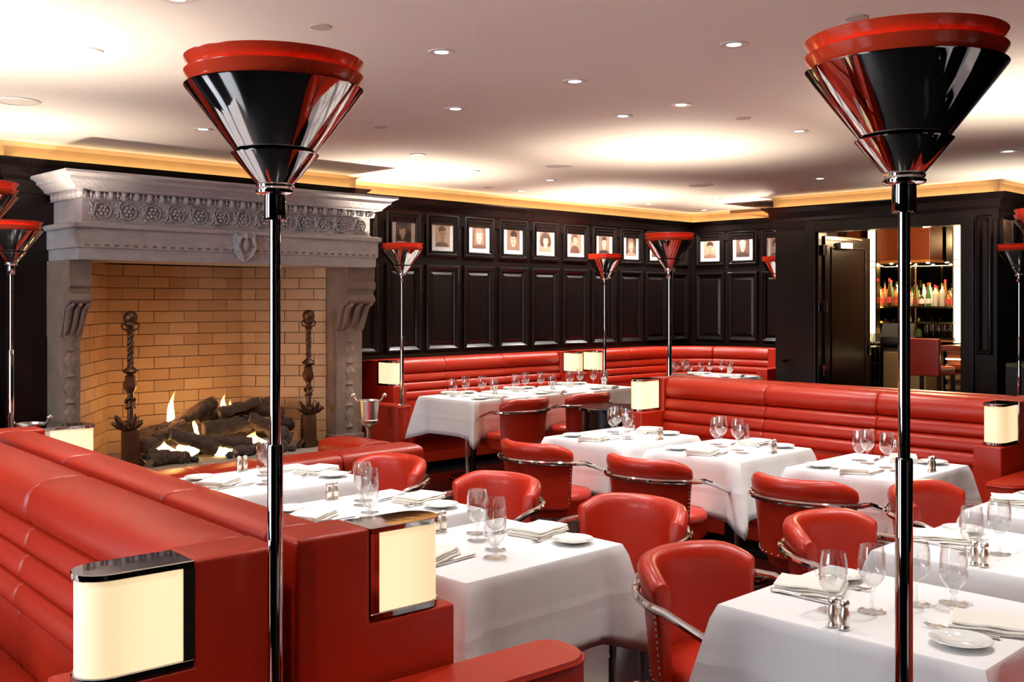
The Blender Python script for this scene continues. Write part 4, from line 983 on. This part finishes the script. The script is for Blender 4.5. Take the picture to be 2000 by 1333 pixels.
# shelves
for z, lab, mt in ((1.555, 'glass shelf holding the upper row of bottles', 'brass'), (1.36, 'empty middle glass shelf behind the bar', 'brass'), (1.135, 'dark back counter with the lower bottles', 'wood')):
    t = thing('bar_shelf', lab, 'shelf', (13.05, 6.0, z))
    MB().box(-.2, .2, -.62, .85, 0, .018 if mt == 'brass' else .05).build('board', 'mirror_dark' if mt == 'brass' else mt, t, smooth=0)
    MB().box(-.206, -.2, -.62, .85, -.004, .020).build('front_edge', mt if mt == 'brass' else 'amber_wood', t, smooth=0)
for v in (5.86, 6.45): tag(MB().tube([(12.86, v, 1.15), (12.86, v, 2.12)], .012, 8).build('shelf_post', 'brass'), 'slim brass post among the bottles, ' + ('nearer the glowing column' if v < 6 else 'nearer the open door'), 'post', 'shelf posts')
# bottles
def bottle_kind(prof, lab0, lab1): return prof
BPR = [[(0, 0), (.036, 0), (.038, .01), (.038, .17), (.034, .195), (.015, .225), (.0135, .27), (.0, .27)], [(0, 0), (.042, 0), (.044, .01), (.044, .13), (.038, .16), (.015, .18), (.014, .235), (0, .235)], [(0, 0), (.034, 0), (.036, .01), (.037, .14), (.024, .21), (.014, .26), (.0135, .31), (0, .31)], [(0, 0), (.045, 0), (.048, .03), (.046, .10), (.03, .14), (.014, .17), (.013, .21), (0, .21)]]
BN = ['bottle_clear', 'bottle_green', 'bottle_amber', 'bottle_brown', 'bottle_gold']; BW = ['clear', 'green', 'amber', 'dark brown', 'golden']
bme = {(i, j): MB().lathe(BPR[i], 14).mesh('glass_body', BN[j], 50) for i in range(4) for j in range(5)}
cap_me = {k: MB().lathe([(0, -.012), (.0165, -.012), (.0165, .022), (0, .022)], 12).mesh('cap', k, 40) for k in ('cap_red', 'cap_gold', 'cap_black')}
lab_me = {(i, k): MB().lathe([(BPR[i][2][0] + .0012, .04), (BPR[i][2][0] + .0012, .11)], 14, cap=False).mesh('paper_label', k, 50) for i in range(4) for k in ('label_white', 'label_red')}
rb = random.Random(11)
def bottle(u, v, z, where):
    i = rb.randrange(4); j = rb.choice([0, 0, 1, 2, 2, 3, 4])
    t = thing('bottle', BW[j] + ' glass liquor bottle ' + where, 'bottle', (u, v, z), 0, 'bottles ' + where)
    link('glass_body', bme[i, j], t); link('cap', cap_me[rb.choice(['cap_red', 'cap_gold', 'cap_black', 'cap_black'])], t, (0, 0, BPR[i][-1][1]))
    q = rb.uniform(.8, 1.12); t.scale = (.86, .86, q)
    if rb.random() < .75: link('paper_label', lab_me[i, rb.choice(['label_white', 'label_white', 'label_red'])], t)
for k in range(15):
    for r in range(3): bottle(12.89 + r * .115, 5.45 + k * .086 + r * .03 + rb.uniform(-.004, .004), 1.573, 'on the upper bar shelf, ' + ('front', 'middle', 'back')[r] + ' row')
for k in range(7): bottle(12.95, 5.86 + k * .11, 1.186, 'on the dark back counter')
for k in range(5): tag(link('wine_glass', ME_GOB['water'], None, (12.93, 5.44 + k * .075, 1.186)), 'clear glass standing on the back counter of the bar', 'glass', 'glasses on the back counter')
# bar front, cabinet, stool
t = thing('bar_counter', 'bar counter front with lit horizontal bands behind the red stool', 'counter', (12.2, 4.8, 0))
MB().box(-.1, .4, -.62, .42, 1.05, 1.12).build('counter_top', 'mahogany', t, smooth=0, bevel=.01)
MB().box(.04, .4, -.6, .4, 0, 1.05).build('counter_body', 'mahogany', t, smooth=0)
MB().box(.0, .02, -.6, .4, .95, .965).build('light_strip', 'strip_light', t, smooth=0)
for z in (.12, .24, .36, .48, .60, .72, .84): MB().box(.0, .045, -.6, .4, z, z + .055).build('slat', 'brass', t, smooth=0)
light('bar_strip', 'AREA', (12.15, 4.7, .93), 2.5, (1, .75, .4), shape='RECTANGLE', size=.05, size_y=.95, rot=(0, 0, 0))
t = thing('service_cabinet', 'beige two-door service cabinet under the bar screen', 'cabinet', (12.35, 5.77, 0))
MB().box(0, .5, -.27, .27, 0, 1.06).build('carcass', 'beige_cab', t, smooth=0)
MB().box(-.02, .52, -.29, .29, 1.06, 1.10).build('worktop', 'steel', t, smooth=0)
for s in (-1, 1):
    dd = MB().box(-.02, .0, s * .135 - .125, s * .135 + .125, .06, 1.0).build('cabinet_door', 'beige_cab', t, smooth=0, bevel=.004)
    MB().tube([(-.022, s * .035, .62), (-.045, s * .035, .64), (-.045, s * .035, .88), (-.022, s * .035, .90)], .006, 6).build('handle', 'chrome', dd)
t = thing('till_screen', 'black till screen on the service cabinet', 'screen', (12.5, 5.92, 1.10), radians(20))
MB().box(-.16, .16, -.2, .2, 0, .10).build('till_base', 'black', t, bevel=.015); MB().add([(-.15, -.19, .10), (-.15, .19, .10), (.05, .19, .26), (.05, -.19, .26), (-.10, -.19, .08), (-.10, .19, .08), (.08, .19, .24), (.08, -.19, .24)], [(0, 1, 2, 3), (4, 7, 6, 5), (0, 4, 5, 1), (1, 5, 6, 2), (2, 6, 7, 3), (3, 7, 4, 0)]).build('display', 'monitor', t, smooth=0)
tag(MB().ball((0, 0, 0), .04, 14, 10).build('orange_fruit', 'orange', None, loc=(12.40, 5.53, 1.14)), 'single orange on the service cabinet edge', 'orange')
t = thing('glass_rack', 'wire rack of upturned tumblers beside the open door', 'rack', (12.35, 6.22, 0))
for z in (.1, .35, .6, .85, 1.05): MB().box(0, .4, -.13, .13, z, z + .012).build('rack_shelf', 'steel', t, smooth=0)
for x in (0, .4):
    for y in (-.13, .13): MB().tube([(x, y, 0), (x, y, 1.07)], .01, 6).build('rack_post', 'steel', t)
for i in range(6): tag(link('water_goblet', ME_GOB['water'], None, (12.42 + .09 * (i // 2), 6.16 + .1 * (i % 2), 1.064)), 'clear glass on the wire rack beside the open door', 'glass', 'glasses on the rack')
t = thing('bar_stool', 'red upholstered bar stool with dark legs before the bar', 'stool', (11.62, 5.12, 0), radians(-90))
MB().box(-.2, .2, -.19, .2, .80, .90).build('seat', 'chair_leather', t, bevel=.03, bseg=3)
MB().box(-.2, .2, -.24, -.18, .80, 1.22).build('backrest', 'chair_leather', t, bevel=.02, bseg=3)
for x in (-.18, .18):
    for y in (-.2, .17): MB().box(x - .018, x + .018, y - .018, y + .018, 0, .81).build('leg', 'wood', t, smooth=0)
for z in (.25, .5):
    MB().box(-.18, .18, .155, .185, z, z + .025).build('rung', 'wood', t, smooth=0)
    MB().box(-.18, .18, -.215, -.185, z, z + .025).build('rung', 'wood', t, smooth=0)
light('bar_fill', 'POINT', (11.7, 5.2, 2.5), 75, (1, .72, .4), shadow_soft_size=.1)  # bare fill light added to brighten the bar, no fixture
light('shelf_glow', 'AREA', (12.88, 6.05, 2.11), 16, (1, .85, .55), shape='RECTANGLE', size=.1, size_y=1.2)
# slatted bench on the passage wall
t = thing('slatted_bench', 'dark olive slatted bench against the passage wall', 'bench', (11.0, 3.86, 0))
MB().box(-.25, .25, -.12, .12, .98, 1.02).build('top_board', 'olive', t, smooth=0, bevel=.005)
for i in range(8): MB().box(-.23 + i * .062, -.20 + i * .062, -.11, -.09, .1, .9).build('slat', 'olive', t, smooth=0)
MB().box(-.25, .25, -.12, .12, .0, .1).build('plinth', 'olive', t, smooth=0); MB().box(-.25, .25, -.09, .12, .1, .98).build('box', 'black', t, smooth=0)
